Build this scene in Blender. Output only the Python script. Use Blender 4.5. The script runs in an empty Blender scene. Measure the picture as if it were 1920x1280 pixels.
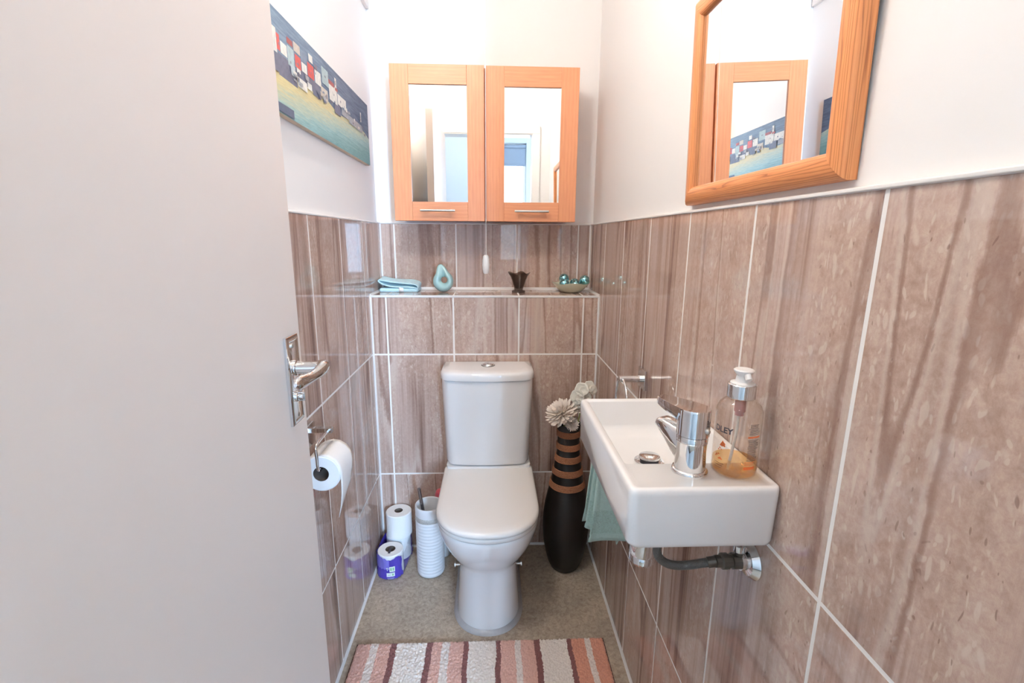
import bpy, bmesh, math, random
from mathutils import Vector, Matrix
rnd = random.Random(7)
PI = math.pi
SC = bpy.context.scene
COL = SC.collection

# ------------------------------------------------------------------ materials
MATS = {}
def new_mat(name):
    m = bpy.data.materials.new(name); m.use_nodes = True
    nt = m.node_tree
    b = nt.nodes['Principled BSDF']
    MATS[name] = m
    return m, nt, b
def N(nt, t, **kw):
    n = nt.nodes.new('ShaderNode' + t)
    for k, v in kw.items():
        if hasattr(n, k) and k not in ('Scale',): setattr(n, k, v)
        else: n.inputs[k].default_value = v
    return n
def mat(name, col, rough=.5, metal=0., spec=.5, coat=0., noise=0., nscale=40., bump=0., sheen=0., ior=1.5, sss=0.):
    m, nt, b = new_mat(name)
    b.inputs['Base Color'].default_value = (*col, 1)
    b.inputs['Roughness'].default_value = rough
    b.inputs['Metallic'].default_value = metal
    b.inputs['Specular IOR Level'].default_value = spec
    b.inputs['Coat Weight'].default_value = coat
    b.inputs['Coat Roughness'].default_value = .05
    b.inputs['Sheen Weight'].default_value = sheen
    b.inputs['IOR'].default_value = ior
    if sss:
        b.inputs['Subsurface Weight'].default_value = sss
        b.inputs['Subsurface Radius'].default_value = (.01, .008, .006)
        b.inputs['Subsurface Scale'].default_value = .3
    if noise or bump:
        tc = N(nt, 'TexCoord'); nz = N(nt, 'TexNoise', Scale=nscale, Detail=4.)
        nt.links.new(tc.outputs['Object'], nz.inputs['Vector'])
        if noise:
            mx = N(nt, 'MixRGB', blend_type='MIX')
            mx.inputs[1].default_value = (*[c * (1 - noise) for c in col], 1)
            mx.inputs[2].default_value = (*[min(1, c * (1 + noise)) for c in col], 1)
            nt.links.new(nz.outputs['Fac'], mx.inputs[0]); nt.links.new(mx.outputs[0], b.inputs['Base Color'])
        if bump:
            bp = N(nt, 'Bump', Strength=bump, Distance=.002)
            nt.links.new(nz.outputs['Fac'], bp.inputs['Height']); nt.links.new(bp.outputs[0], b.inputs['Normal'])
    return m
def thin_glass(name, tint, gloss=.9, rough=.02, ior=1.48, edge=None):
    m = bpy.data.materials.new(name); m.use_nodes = True; nt = m.node_tree; nt.nodes.clear()
    o = N(nt, 'OutputMaterial'); mx = N(nt, 'MixShader'); t = N(nt, 'BsdfTransparent'); g = N(nt, 'BsdfGlossy', Roughness=rough)
    t.inputs['Color'].default_value = (*tint, 1); g.inputs['Color'].default_value = (gloss, gloss, gloss, 1)
    f = N(nt, 'Fresnel', IOR=ior); ge = N(nt, 'NewGeometry'); io = N(nt, 'Math', operation='MULTIPLY_ADD')   # same reflectance from both sides of a thin wall
    io.inputs[1].default_value = 1/ior - ior; io.inputs[2].default_value = ior
    nt.links.new(ge.outputs['Backfacing'], io.inputs[0]); nt.links.new(io.outputs[0], f.inputs['IOR'])
    if edge:      # a longer way through the wall where it is seen edge-on
        lw = N(nt, 'LayerWeight', Blend=.22); em = N(nt, 'MixRGB'); em.inputs[1].default_value = (*tint, 1); em.inputs[2].default_value = (*edge, 1)
        nt.links.new(lw.outputs['Facing'], em.inputs[0]); nt.links.new(em.outputs[0], t.inputs['Color'])
    nt.links.new(f.outputs[0], mx.inputs[0]); nt.links.new(t.outputs[0], mx.inputs[1]); nt.links.new(g.outputs[0], mx.inputs[2])
    nt.links.new(mx.outputs[0], o.inputs[0]); MATS[name] = m
    return m
def emit(name, col, s):
    m, nt, b = new_mat(name)
    b.inputs['Base Color'].default_value = (*col, 1)
    b.inputs['Emission Color'].default_value = (*col, 1); b.inputs['Emission Strength'].default_value = s
    return m
def ramp(nt, stops, interp='LINEAR'):
    r = nt.nodes.new('ShaderNodeValToRGB'); r.color_ramp.interpolation = interp
    e = r.color_ramp.elements
    e[0].position, e[0].color = stops[0][0], (*stops[0][1], 1)
    e[1].position, e[1].color = stops[-1][0], (*stops[-1][1], 1)
    for p, c in stops[1:-1]:
        x = e.new(p); x.color = (*c, 1)
    return r

def tile_material():
    m, nt, b = new_mat('marble_tile')
    L = nt.links.new
    uv = N(nt, 'UVMap')
    def noise(sx, sy, det, dist, off=0., rough=.55):
        mp = N(nt, 'Mapping'); mp.inputs['Scale'].default_value = (sx, sy, 1); mp.inputs['Location'].default_value = (off, off * .7, off)
        n = N(nt, 'TexNoise', Scale=1., Detail=det, Distortion=dist, Roughness=rough)
        L(uv.outputs[0], mp.inputs[0]); L(mp.outputs[0], n.inputs['Vector']); return n
    def math(op, a=None, b_=None, c=None):
        n = N(nt, 'Math', operation=op)
        for i, q in enumerate((a, b_, c)):
            if q is None: continue
            if isinstance(q, (int, float)): n.inputs[i].default_value = q
            else: L(q, n.inputs[i])
        return n.outputs[0]
    def mix(f, c1, c2, blend='MIX'):
        n = N(nt, 'MixRGB', blend_type=blend)
        for i, q in enumerate((f, c1, c2)):
            if isinstance(q, (int, float)): n.inputs[i].default_value = q
            elif isinstance(q, tuple): n.inputs[i].default_value = (*q, 1)
            else: L(q, n.inputs[i])
        return n.outputs[0]
    def rm(src, stops):
        r = ramp(nt, stops); L(src, r.inputs[0]); return r.outputs[0]
    band = noise(11, .42, 2., .25).outputs['Fac']
    fine = noise(120, 1.5, 4., .0, 3.1, .7).outputs['Fac']
    lines = noise(48, .55, 2., .0, 5.7).outputs['Fac']
    grain = noise(120, 95, 5., .3, 9.2, .75).outputs['Fac']
    cloud = noise(26, 17, 4., .8, 13.3, .6).outputs['Fac']
    region = rm(noise(5.2, .9, 3., .6, 17.).outputs['Fac'], [(.44, (0, 0, 0)), (.56, (1, 1, 1))])
    # streaked stone: broad bands with fine vertical threads
    t = math('MULTIPLY_ADD', math('SUBTRACT', fine, .5), .52, band)
    t = math('MULTIPLY_ADD', math('SUBTRACT', lines, .5), .46, t)
    streak = rm(t, [(.24, (.255, .165, .132)), (.38, (.42, .30, .25)), (.47, (.53, .405, .345)), (.58, (.60, .475, .41)), (.66, (.50, .375, .315)), (.80, (.38, .275, .23))])
    # fossil stone: paler ground, mottling, grain, shell shards
    fossil = rm(math('MULTIPLY_ADD', math('SUBTRACT', cloud, .5), .9, .5), [(.2, (.46, .335, .275)), (.5, (.575, .445, .375)), (.8, (.645, .53, .455))])
    fossil = mix(.42, fossil, rm(grain, [(.30, (.30, .29, .28)), (.70, (.69, .69, .69))]), 'OVERLAY')
    mp = N(nt, 'Mapping'); mp.inputs['Scale'].default_value = (1, .40, 1); L(uv.outputs[0], mp.inputs[0])
    wob = N(nt, 'TexNoise', Scale=22., Detail=3.); L(mp.outputs[0], wob.inputs['Vector'])
    va = N(nt, 'VectorMath', operation='MULTIPLY_ADD'); va.inputs[1].default_value = (.045, .045, 0)
    L(wob.outputs['Color'], va.inputs[0]); L(mp.outputs[0], va.inputs[2])
    shard = None
    for sc_, thr, w in ((92., .62, .62), (170., .70, .6)):
        vo = N(nt, 'TexVoronoi', Scale=sc_, feature='F1'); L(va.outputs[0], vo.inputs['Vector'])
        hue = N(nt, 'SeparateColor'); L(vo.outputs['Color'], hue.inputs[0])
        q = math('MULTIPLY', rm(vo.outputs['Distance'], [(.0, (1, 1, 1)), (.24, (1, 1, 1)), (.36, (0, 0, 0)), (1., (0, 0, 0))]), math('GREATER_THAN', hue.outputs[0], thr))
        q = math('MULTIPLY', q, w); shard = q if shard is None else math('MAXIMUM', shard, q)
    fossil = mix(shard, fossil, (.72, .625, .545))
    pit = N(nt, 'TexVoronoi', Scale=210., feature='F1'); L(va.outputs[0], pit.inputs['Vector'])
    ph = N(nt, 'SeparateColor'); L(pit.outputs['Color'], ph.inputs[0])
    pm_ = math('MULTIPLY', rm(pit.outputs['Distance'], [(.0, (1, 1, 1)), (.2, (1, 1, 1)), (.3, (0, 0, 0)), (1., (0, 0, 0))]), math('GREATER_THAN', ph.outputs[1], .90))
    fossil = mix(math('MULTIPLY', pm_, .6), fossil, (.25, .165, .135))
    stone = mix(math('MULTIPLY', region, .80), mix(.22, streak, rm(grain, [(.3, (.36, .35, .34)), (.7, (.64, .64, .64))]), 'OVERLAY'), fossil)
    # dark seams with a pale line beside them
    vn = math('MULTIPLY_ADD', cloud, .018, math('MULTIPLY_ADD', fine, .012, noise(5.5, .33, 2., .2, 31.).outputs['Fac']))
    dv = math('ABSOLUTE', math('SUBTRACT', vn, .515))
    stone = mix(math('MULTIPLY', rm(dv, [(.0, (1, 1, 1)), (.006, (.8, .8, .8)), (.011, (0, 0, 0)), (1., (0, 0, 0))]), .48), stone, (.24, .135, .105))
    lv_ = math('ABSOLUTE', math('SUBTRACT', vn, .535))
    stone = mix(math('MULTIPLY', rm(lv_, [(.0, (1, 1, 1)), (.005, (.7, .7, .7)), (.010, (0, 0, 0)), (1., (0, 0, 0))]), .45), stone, (.66, .57, .50))
    gm = N(nt, 'Gamma'); gm.inputs['Gamma'].default_value = 1.38; L(stone, gm.inputs['Color'])
    stone = mix(1., gm.outputs[0], (1.10, 1.145, 1.19), 'MULTIPLY')
    L(stone, b.inputs['Base Color'])
    b.inputs['Roughness'].default_value = .018; b.inputs['IOR'].default_value = 1.62
    return m
def wood_material(name, dark, mid, light, scale, contrast=1., rough=.35, axis=2):
    m, nt, b = new_mat(name); L = nt.links.new
    uv = N(nt, 'UVMap')
    mp = N(nt, 'Mapping'); mp.inputs['Scale'].default_value = (scale, scale * .055, 1)
    L(uv.outputs[0], mp.inputs[0])
    n = N(nt, 'TexNoise', Scale=.45, Detail=2., Distortion=.4); L(mp.outputs[0], n.inputs['Vector'])
    va = N(nt, 'VectorMath', operation='MULTIPLY_ADD'); va.inputs[1].default_value = (1.7 * contrast, 0, 0)
    L(n.outputs['Color'], va.inputs[0]); L(mp.outputs[0], va.inputs[2])
    w = N(nt, 'TexWave', Scale=1., Distortion=.6, Detail=2., bands_direction='X', wave_profile='SAW'); L(va.outputs[0], w.inputs['Vector'])
    f = N(nt, 'TexNoise', Scale=9., Detail=4.); L(mp.outputs[0], f.inputs['Vector'])
    r = ramp(nt, [(0., mid), (.45, light), (.78, mid), (.96, dark), (1., mid)]); L(w.outputs['Fac'], r.inputs[0])
    mx = N(nt, 'MixRGB', blend_type='OVERLAY'); mx.inputs[0].default_value = .25
    L(r.outputs[0], mx.inputs[1]); L(f.outputs['Fac'], mx.inputs[2]); L(mx.outputs[0], b.inputs['Base Color'])
    b.inputs['Roughness'].default_value = rough; b.inputs['Coat Weight'].default_value = .12; b.inputs['Coat Roughness'].default_value = .3
    return m
def floor_material():
    m, nt, b = new_mat('mottled_vinyl'); L = nt.links.new
    tc = N(nt, 'TexCoord')
    n = N(nt, 'TexNoise', Scale=75., Detail=6., Roughness=.7, Distortion=.8); L(tc.outputs['Object'], n.inputs['Vector'])
    n2 = N(nt, 'TexNoise', Scale=9., Detail=3.); L(tc.outputs['Object'], n2.inputs['Vector'])
    r = ramp(nt, [(.34, (.29, .235, .18)), (.5, (.41, .345, .275)), (.66, (.51, .44, .36))]); L(n.outputs['Fac'], r.inputs[0])
    r2 = ramp(nt, [(.3, (.42, .42, .42)), (.7, (.58, .57, .55))]); L(n2.outputs['Fac'], r2.inputs[0])
    mx = N(nt, 'MixRGB', blend_type='OVERLAY'); mx.inputs[0].default_value = .7; L(r.outputs[0], mx.inputs[1]); L(r2.outputs[0], mx.inputs[2])
    L(mx.outputs[0], b.inputs['Base Color']); b.inputs['Roughness'].default_value = .42; b.inputs['Specular IOR Level'].default_value = .4
    return m
def mat_stripes():
    m, nt, b = new_mat('striped_pile'); L = nt.links.new
    P = (.68, .41, .345); W = (.80, .735, .68); B = (.22, .09, .085); O = (.64, .30, .21); G = (.74, .66, .61)
    px = [(295, P), (362, G), (400, P), (463, B), (489, W), (627, B), (656, P), (704, G), (740, P), (806, B), (831, W), (959, B), (985, P), (1055, G), (1081, P), (1145, B), (1173, W), (1304, B), (1331, O), (1395, G), (1420, O)]
    uv = N(nt, 'UVMap')
    n = N(nt, 'TexNoise', Scale=70., Detail=3.); L(uv.outputs[0], n.inputs['Vector'])
    n1 = N(nt, 'TexNoise', Scale=6., Detail=1.); L(uv.outputs[0], n1.inputs['Vector'])
    sx = N(nt, 'SeparateXYZ'); L(uv.outputs[0], sx.inputs[0])
    a = N(nt, 'Math', operation='MULTIPLY_ADD'); a.inputs[1].default_value = .011; L(n.outputs['Fac'], a.inputs[0]); L(sx.outputs[0], a.inputs[2])
    a1 = N(nt, 'Math', operation='MULTIPLY_ADD'); a1.inputs[1].default_value = .014; L(n1.outputs['Fac'], a1.inputs[0]); L(a.outputs[0], a1.inputs[2])
    a2 = N(nt, 'Math', operation='SUBTRACT'); a2.inputs[1].default_value = .0125; L(a1.outputs[0], a2.inputs[0])
    st = [((p - 295) / 1195., c) for p, c in px]
    r = ramp(nt, st, 'CONSTANT'); L(a2.outputs[0], r.inputs[0])
    n3 = N(nt, 'TexNoise', Scale=160., Detail=3.); L(uv.outputs[0], n3.inputs['Vector'])
    r3 = ramp(nt, [(.3, (.40, .40, .40)), (.7, (.64, .64, .64))]); L(n3.outputs['Fac'], r3.inputs[0])
    mx = N(nt, 'MixRGB', blend_type='OVERLAY'); mx.inputs[0].default_value = .55; L(r.outputs[0], mx.inputs[1]); L(r3.outputs[0], mx.inputs[2])
    L(mx.outputs[0], b.inputs['Base Color']); b.inputs['Roughness'].default_value = .95; b.inputs['Sheen Weight'].default_value = .25
    return m
def canvas_field():
    m, nt, b = new_mat('painted_shore'); L = nt.links.new
    uv = N(nt, 'UVMap')
    sx = N(nt, 'SeparateXYZ'); L(uv.outputs[0], sx.inputs[0])
    mp = N(nt, 'Mapping'); mp.inputs['Scale'].default_value = (3.5, 16, 1); mp.inputs['Rotation'].default_value = (0, 0, -.25); L(uv.outputs[0], mp.inputs[0])
    n = N(nt, 'TexNoise', Scale=2.2, Detail=6., Roughness=.65, Distortion=.7); L(mp.outputs[0], n.inputs['Vector'])
    # diagonal measure: sand near the houses at the near end, sea towards the bottom and far end
    a = N(nt, 'Math', operation='MULTIPLY_ADD'); a.inputs[1].default_value = -.42; L(sx.outputs[0], a.inputs[0]); L(sx.outputs[1], a.inputs[2])
    c = N(nt, 'Math', operation='MULTIPLY_ADD'); c.inputs[1].default_value = .45; L(n.outputs['Fac'], c.inputs[0]); L(a.outputs[0], c.inputs[2])
    r = ramp(nt, [(.0, (.16, .33, .33)), (.16, (.28, .46, .46)), (.32, (.47, .53, .40)), (.44, (.64, .56, .30)), (.60, (.69, .575, .28)), (.8, (.64, .55, .32))]); L(c.outputs[0], r.inputs[0])
    n2 = N(nt, 'TexNoise', Scale=9., Detail=5.); L(mp.outputs[0], n2.inputs['Vector'])
    mx = N(nt, 'MixRGB', blend_type='OVERLAY'); mx.inputs[0].default_value = .4; L(r.outputs[0], mx.inputs[1]); L(n2.outputs['Fac'], mx.inputs[2])
    L(mx.outputs[0], b.inputs['Base Color']); b.inputs['Roughness'].default_value = .55
    return m
def canvas_sky():
    m, nt, b = new_mat('painted_sky'); L = nt.links.new
    uv = N(nt, 'UVMap')
    mp = N(nt, 'Mapping'); mp.inputs['Scale'].default_value = (4, 10, 1); L(uv.outputs[0], mp.inputs[0])
    n = N(nt, 'TexNoise', Scale=2.5, Detail=6., Roughness=.65); L(mp.outputs[0], n.inputs['Vector'])
    sx = N(nt, 'SeparateXYZ'); L(uv.outputs[0], sx.inputs[0])
    a = N(nt, 'Math', operation='MULTIPLY_ADD'); a.inputs[1].default_value = -.38; L(sx.outputs[0], a.inputs[0]); L(n.outputs['Fac'], a.inputs[2])
    r = ramp(nt, [(.05, (.06, .095, .165)), (.25, (.11, .16, .24)), (.5, (.20, .285, .375))]); L(a.outputs[0], r.inputs[0])
    L(r.outputs[0], b.inputs['Base Color']); b.inputs['Roughness'].default_value = .55
    return m

TILE = tile_material()
GROUT = mat('grout', (.84, .815, .785), .7, bump=.15, nscale=300)
PAINT = mat('white_wall_paint', (.815, .80, .785), .55, spec=.3, bump=.04, nscale=120)
CEIL = mat('white_ceiling_paint', (.84, .83, .81), .7, spec=.2)
DOORP = mat('white_door_gloss', (.74, .645, .575), .38, spec=.35)
TRIM = mat('white_trim', (.80, .78, .76), .3)
SEAL = mat('white_silicone', (.76, .745, .73), .35)
GSEAL = mat('grey_silicone', (.42, .42, .43), .3, noise=.15, nscale=60)
CERAM = mat('white_ceramic', (.84, .835, .83), .08, coat=.3)
SEATP = mat('white_seat_plastic', (.83, .805, .775), .16)
CHROME = mat('chrome', (.78, .79, .80), .05, metal=1.)
DCHROME = mat('dark_chrome', (.32, .33, .36), .12, metal=1.)
STEEL = mat('brushed_steel', (.62, .60, .57), .28, metal=1.)
DSTEEL = mat('dark_fitting', (.12, .11, .095), .35, metal=.6)
BRAID = mat('braided_hose', (.13, .13, .125), .4, metal=.5, bump=.9, nscale=500)
MIRROR = mat('mirror_glass', (.93, .935, .93), .0, metal=1.)
BEECH = wood_material('beech_veneer', (.655, .262, .122), (.69, .285, .137), (.71, .30, .148), 26, .35, .42)
PINE = wood_material('pine_stain', (.40, .115, .034), (.70, .262, .088), (.78, .325, .125), 82, 1.5, .36)
BLACK = mat('matt_black_vase', (.008, .0072, .0065), .42, noise=.3, nscale=25)
ROPE = mat('woven_rope', (.32, .135, .068), .8, noise=.75, nscale=330, bump=1., )
PAPER = mat('tissue_paper', (.86, .85, .84), .95, bump=.25, nscale=350)
CARD = mat('cardboard_core', (.17, .13, .105), .9)
WRAP = mat('purple_film', (.085, .055, .42), .18, spec=.6, noise=.25, nscale=22, bump=.8)
WRAPL = mat('pale_purple_film', (.22, .19, .62), .2, noise=.2, nscale=30, bump=.6)
CLEAR = thin_glass('clear_film', (.93, .93, .96), .9, .08)
STICK = mat('white_print', (.78, .80, .80), .4)
GREENP = mat('green_print', (.24, .52, .26), .4)
DARKP = mat('dark_print', (.05, .045, .06), .5)
ORANGEP = mat('orange_print', (.85, .19, .05), .4)
TERRY = mat('teal_terry', (.36, .54, .51), .95, sheen=.5, noise=.35, nscale=220, bump=1.)
TERRYB = mat('teal_border', (.42, .60, .57), .8, noise=.12, nscale=160, bump=.4)
CLOTH = mat('pale_blue_cloth', (.52, .74, .78), .9, sheen=.3, noise=.12, nscale=250, bump=.4)
CLOTHD = mat('cloth_tag_white', (.84, .84, .83), .7)
TEALC = mat('teal_glaze', (.37, .58, .575), .12, coat=.5, noise=.12, nscale=30)
BAUB = mat('turquoise_bauble', (.30, .64, .70), .12, metal=.9)
BAUBC = mat('bauble_cap', (.6, .6, .6), .3, metal=1.)
SMOKE = thin_glass('smoked_glass', (.52, .485, .465), .8, .05)
GREENG = mat('pale_green_glass', (.66, .72, .58), .22, coat=.4, noise=.1, nscale=40)
BOTTLE = thin_glass('bottle_plastic', (.965, .95, .935), 1., .03, 1.6, (.66, .58, .52))
SOAP = thin_glass('amber_soap', (.985, .80, .54), .8, .03)
PUMPW = mat('pump_white', (.84, .83, .82), .3)
STRAW = mat('dip_tube', (.82, .72, .62), .4)
PINKP = mat('pump_inner', (.52, .22, .19), .4)
STONE = mat('ribbed_ceramic', (.80, .81, .83), .3)
BAND = mat('silver_glitter', (.60, .59, .56), .35, metal=.3, noise=.6, nscale=420, bump=1.)
PETAL = mat('cream_petal', (.88, .80, .72), .7, noise=.08, nscale=40)
PEA = mat('white_pea_petal', (.82, .80, .72), .65, noise=.12, nscale=50)
STEMG = mat('green_stem', (.36, .42, .12), .6)
RED = mat('pink_red_cap', (.62, .10, .14), .3)
BACKING = mat('mat_backing', (.10, .055, .045), .9)
FLOORM = floor_material()
PILE = mat_stripes()
FIELD = canvas_field(); SKYP = canvas_sky()
CEDGE = mat('canvas_edge', (.64, .52, .40), .8, noise=.15, nscale=60)
VENTM = mat('vent_plastic', (.74, .69, .66), .5)
VENTD = mat('vent_shadow_gap', (.10, .10, .10), .8)
HALLW = mat('hall_wall_paint', (.66, .70, .72), .6)
BLINDM = mat('grey_blind', (.30, .34, .40), .8)
FARW = mat('bounce_cut_paint', (.14, .15, .17), .7)  # kept dark to cut daylight bouncing out of the unseen far room
HFLOOR = mat('hall_carpet', (.20, .17, .15), .95, noise=.2, nscale=150)
LAMP = emit('lit_lamp_glass', (1., .93, .85), 78.)
HFILL = emit('hall_fill_glow', (1., .92, .82), 8.)
WHITEP = mat('white_plastic', (.82, .81, .79), .35)

# ------------------------------------------------------------------ mesh building
class MB:
    def __init__(s): s.v = []; s.f = []; s.m = []; s.uv = []
    def add(s, verts, faces, mi=0, uvs=None):
        b = len(s.v); s.v += [tuple(p) for p in verts]
        for i, f in enumerate(faces):
            s.f.append([b + k for k in f]); s.m.append(mi); s.uv.append(uvs[i] if uvs else None)
        return s
    def box(s, lo, hi, mi=0):
        x0, y0, z0 = lo; x1, y1, z1 = hi
        v = [(x0,y0,z0),(x1,y0,z0),(x1,y1,z0),(x0,y1,z0),(x0,y0,z1),(x1,y0,z1),(x1,y1,z1),(x0,y1,z1)]
        return s.add(v, [(0,3,2,1),(4,5,6,7),(0,1,5,4),(1,2,6,5),(2,3,7,6),(3,0,4,7)], mi)
    def loft(s, rings, cap0=True, cap1=True, mi=0, closed=True):
        n = len(rings[0]); v = [p for r in rings for p in r]; f = []
        for i in range(len(rings) - 1):
            for k in range(n if closed else n - 1):
                a = i * n + k; b = i * n + (k + 1) % n
                f.append((a, b, b + n, a + n))
        if cap0: f.append(tuple(range(n - 1, -1, -1)))
        if cap1: f.append(tuple(range((len(rings) - 1) * n, len(rings) * n)))
        return s.add(v, f, mi)
    def lathe(s, prof, c=(0,0,0), n=48, axis='z', mi=0, cap0=True, cap1=True):
        rings = []
        for r, h in prof:
            ring = []
            for k in range(n):
                a = 2 * PI * k / n; p, q = r * math.cos(a), r * math.sin(a)
                if axis == 'z': w = (p, q, h)
                elif axis == 'y': w = (q, h, p)
                else: w = (h, p, q)
                ring.append((c[0] + w[0], c[1] + w[1], c[2] + w[2]))
            rings.append(ring)
        return s.loft(rings, cap0, cap1, mi)
    def tube(s, pts, r, n=12, mi=0, cap=True, sub=0):
        P = [Vector(p) for p in pts]
        if sub: P = smooth_path(P, sub)
        R = r if isinstance(r, (list, tuple)) else [r] * len(P)
        if len(R) != len(P): R = [R[0] + (R[-1] - R[0]) * i / (len(P) - 1) for i in range(len(P))]
        t = (P[1] - P[0]).normalized(); up = Vector((0, 0, 1)) if abs(t.z) < .9 else Vector((1, 0, 0))
        nrm = t.cross(up).normalized(); rings = []
        for i, p in enumerate(P):
            t = (P[min(i + 1, len(P) - 1)] - P[max(i - 1, 0)]).normalized()
            nrm = (nrm - t * nrm.dot(t)).normalized(); bi = t.cross(nrm)
            rings.append([tuple(p + (nrm * math.cos(2 * PI * k / n) + bi * math.sin(2 * PI * k / n)) * R[i]) for k in range(n)])
        return s.loft(rings, cap, cap, mi)
    def sphere(s, c, r, n=24, m=14, mi=0, sc=(1,1,1)):
        rings = []
        for i in range(m + 1):
            a = -PI / 2 + PI * i / m; rr = max(r * math.cos(a), 1e-5); h = r * math.sin(a)
            rings.append([(c[0] + rr * math.cos(2*PI*k/n) * sc[0], c[1] + rr * math.sin(2*PI*k/n) * sc[1], c[2] + h * sc[2]) for k in range(n)])
        return s.loft(rings, True, True, mi)
    def build(s, name, mats, parent=None, loc=None, bevel=0, seg=2, smooth=35, boxuv=0, solid=0, subsurf=0, fixn=True):
        me = bpy.data.meshes.new(name)
        off = Vector(loc) if loc is not None else Vector((0, 0, 0))
        me.from_pydata([tuple(Vector(p) - off) for p in s.v], [], s.f); 
        if not isinstance(mats, (list, tuple)): mats = [mats]
        for m in mats: me.materials.append(m)
        for p, mi in zip(me.polygons, s.m): p.material_index = mi
        if any(u is not None for u in s.uv) or boxuv:
            ul = me.uv_layers.new(name='UVMap')
            for p, u in zip(me.polygons, s.uv):
                for j, li in enumerate(p.loop_indices):
                    if u is not None: ul.data[li].uv = u[j]
                    elif boxuv:
                        co = me.vertices[me.loops[li].vertex_index].co + off; n = p.normal
                        if boxuv == 'z' or True:
                            if abs(n.x) > max(abs(n.y), abs(n.z)): ul.data[li].uv = (co.y, co.z)
                            elif abs(n.y) > abs(n.z): ul.data[li].uv = (co.x, co.z)
                            else: ul.data[li].uv = (co.x, co.y)
        if fixn:
            bm = bmesh.new(); bm.from_mesh(me); bmesh.ops.recalc_face_normals(bm, faces=bm.faces); bm.to_mesh(me); bm.free()
        if smooth:
            for p in me.polygons: p.use_smooth = True
            me.set_sharp_from_angle(angle=math.radians(smooth))
        me.update()
        o = bpy.data.objects.new(name, me); COL.objects.link(o); o.location = off
        if parent is not None:
            o.parent = parent; o.matrix_parent_inverse = Matrix.Identity(4); o.location = off - world_loc(parent)
        if bevel:
            b = o.modifiers.new('edge', 'BEVEL'); b.width = bevel; b.segments = seg; b.limit_method = 'ANGLE'; b.angle_limit = math.radians(40); b.harden_normals = True
        if solid:
            d = o.modifiers.new('thick', 'SOLIDIFY'); d.thickness = solid; d.offset = 0
        if subsurf:
            d = o.modifiers.new('round', 'SUBSURF'); d.levels = subsurf; d.render_levels = subsurf
        return o
def world_loc(o):
    l = Vector(o.location)
    while o.parent is not None: o = o.parent; l += Vector(o.location)
    return l
def smooth_path(P, k):
    out = []
    n = len(P)
    for i in range(n - 1):
        p0, p1, p2, p3 = P[max(i-1,0)], P[i], P[i+1], P[min(i+2,n-1)]
        for j in range(k):
            t = j / k; t2 = t*t; t3 = t2*t
            out.append(.5 * ((2*p1) + (p2-p0)*t + (2*p0-5*p1+4*p2-p3)*t2 + (3*p1-p0-3*p2+p3)*t3))
    out.append(P[-1]); return out
def tag(o, label=None, cat=None, group=None, kind=None):
    if label: o['label'] = label
    if cat: o['category'] = cat
    if group: o['group'] = group
    if kind: o['kind'] = kind
    return o
def thing(name, label, cat, loc=(0,0,0), group=None):
    o = bpy.data.objects.new(name, None); COL.objects.link(o); o.location = loc; o.empty_display_size = .05
    return tag(o, label, cat, group)
def struct(o): o['kind'] = 'structure'; return o
def rrect(x0, x1, y0, y1, r, z, n=6):
    pts = []
    for cx, cy, a0 in ((x1-r, y0+r, -PI/2), (x1-r, y1-r, 0), (x0+r, y1-r, PI/2), (x0+r, y0+r, PI)):
        for k in range(n + 1):
            a = a0 + PI/2 * k / n; pts.append((cx + r*math.cos(a), cy + r*math.sin(a), z))
    return pts

# ------------------------------------------------------------------ room measures (metres)
XL, XR, YB, YR, ZL, ZT, HC = -.460, .4081, 1.8012, 2.0143, 1.0621, 1.3300, 2.40
YF = .08            # inside face of the front wall
PX0, PX1, PYR = -.472, .418, 2.026   # plaster faces
G = .0058

def tiling(name, parent, o, u, v, n, ujoints, vjoints, seed, skip=None, thick=.010):
    """tiles laid on the plane through o; u, v, n are axis vectors; joints are positions along u and v"""
    r = random.Random(seed); t = MB(); o, u, v, n = map(Vector, (o, u, v, n))
    for i in range(len(ujoints) - 1):
        for j in range(len(vjoints) - 1):
            a0, a1, b0, b1 = ujoints[i], ujoints[i+1], vjoints[j], vjoints[j+1]
            if skip and skip((a0+a1)/2, (b0+b1)/2): continue
            h = G / 2; c = .0006
            a0 += h; a1 -= h; b0 += h; b1 -= h
            if a1 - a0 < .004 or b1 - b0 < .004: continue
            q = []
            for d, ins in ((-thick, 0), (-c, 0), (0, c)):
                for (a, b) in ((a0+ins, b0+ins), (a1-ins, b0+ins), (a1-ins, b1-ins), (a0+ins, b1-ins)):
                    q.append(o + u*a + v*b + n*d)
            ou, ov = r.choice([0, 2.3, 5.1, 8.7, 11.9]) + r.uniform(0, .04), r.uniform(0, 9)
            fl = r.choice([1, -1])
            uvq = [(ou + fl*(a-a0), ov + (b-b0)) for (a, b) in ((a0,b0),(a1,b0),(a1,b1),(a0,b1))]
            F = [(8,9,10,11)]; U = [uvq]
            for k in range(4):
                k2 = (k+1) % 4
                for base in (4, 0):
                    F.append((base+k, base+k2, base+4+k2, base+4+k)); U.append([uvq[k], uvq[k2], uvq[k2], uvq[k]])
            t.add(q, F, 0, U)
    return t.build(name, TILE, parent, smooth=0)

# floor, ceiling
struct(MB().box((-.62, -1.25, -.1), (.56, 2.15, 0)).build('floor', FLOORM, smooth=0))
struct(MB().box((-.62, -.02, HC), (.56, 2.15, HC+.08)).build('ceiling', CEIL, smooth=0))
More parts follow.
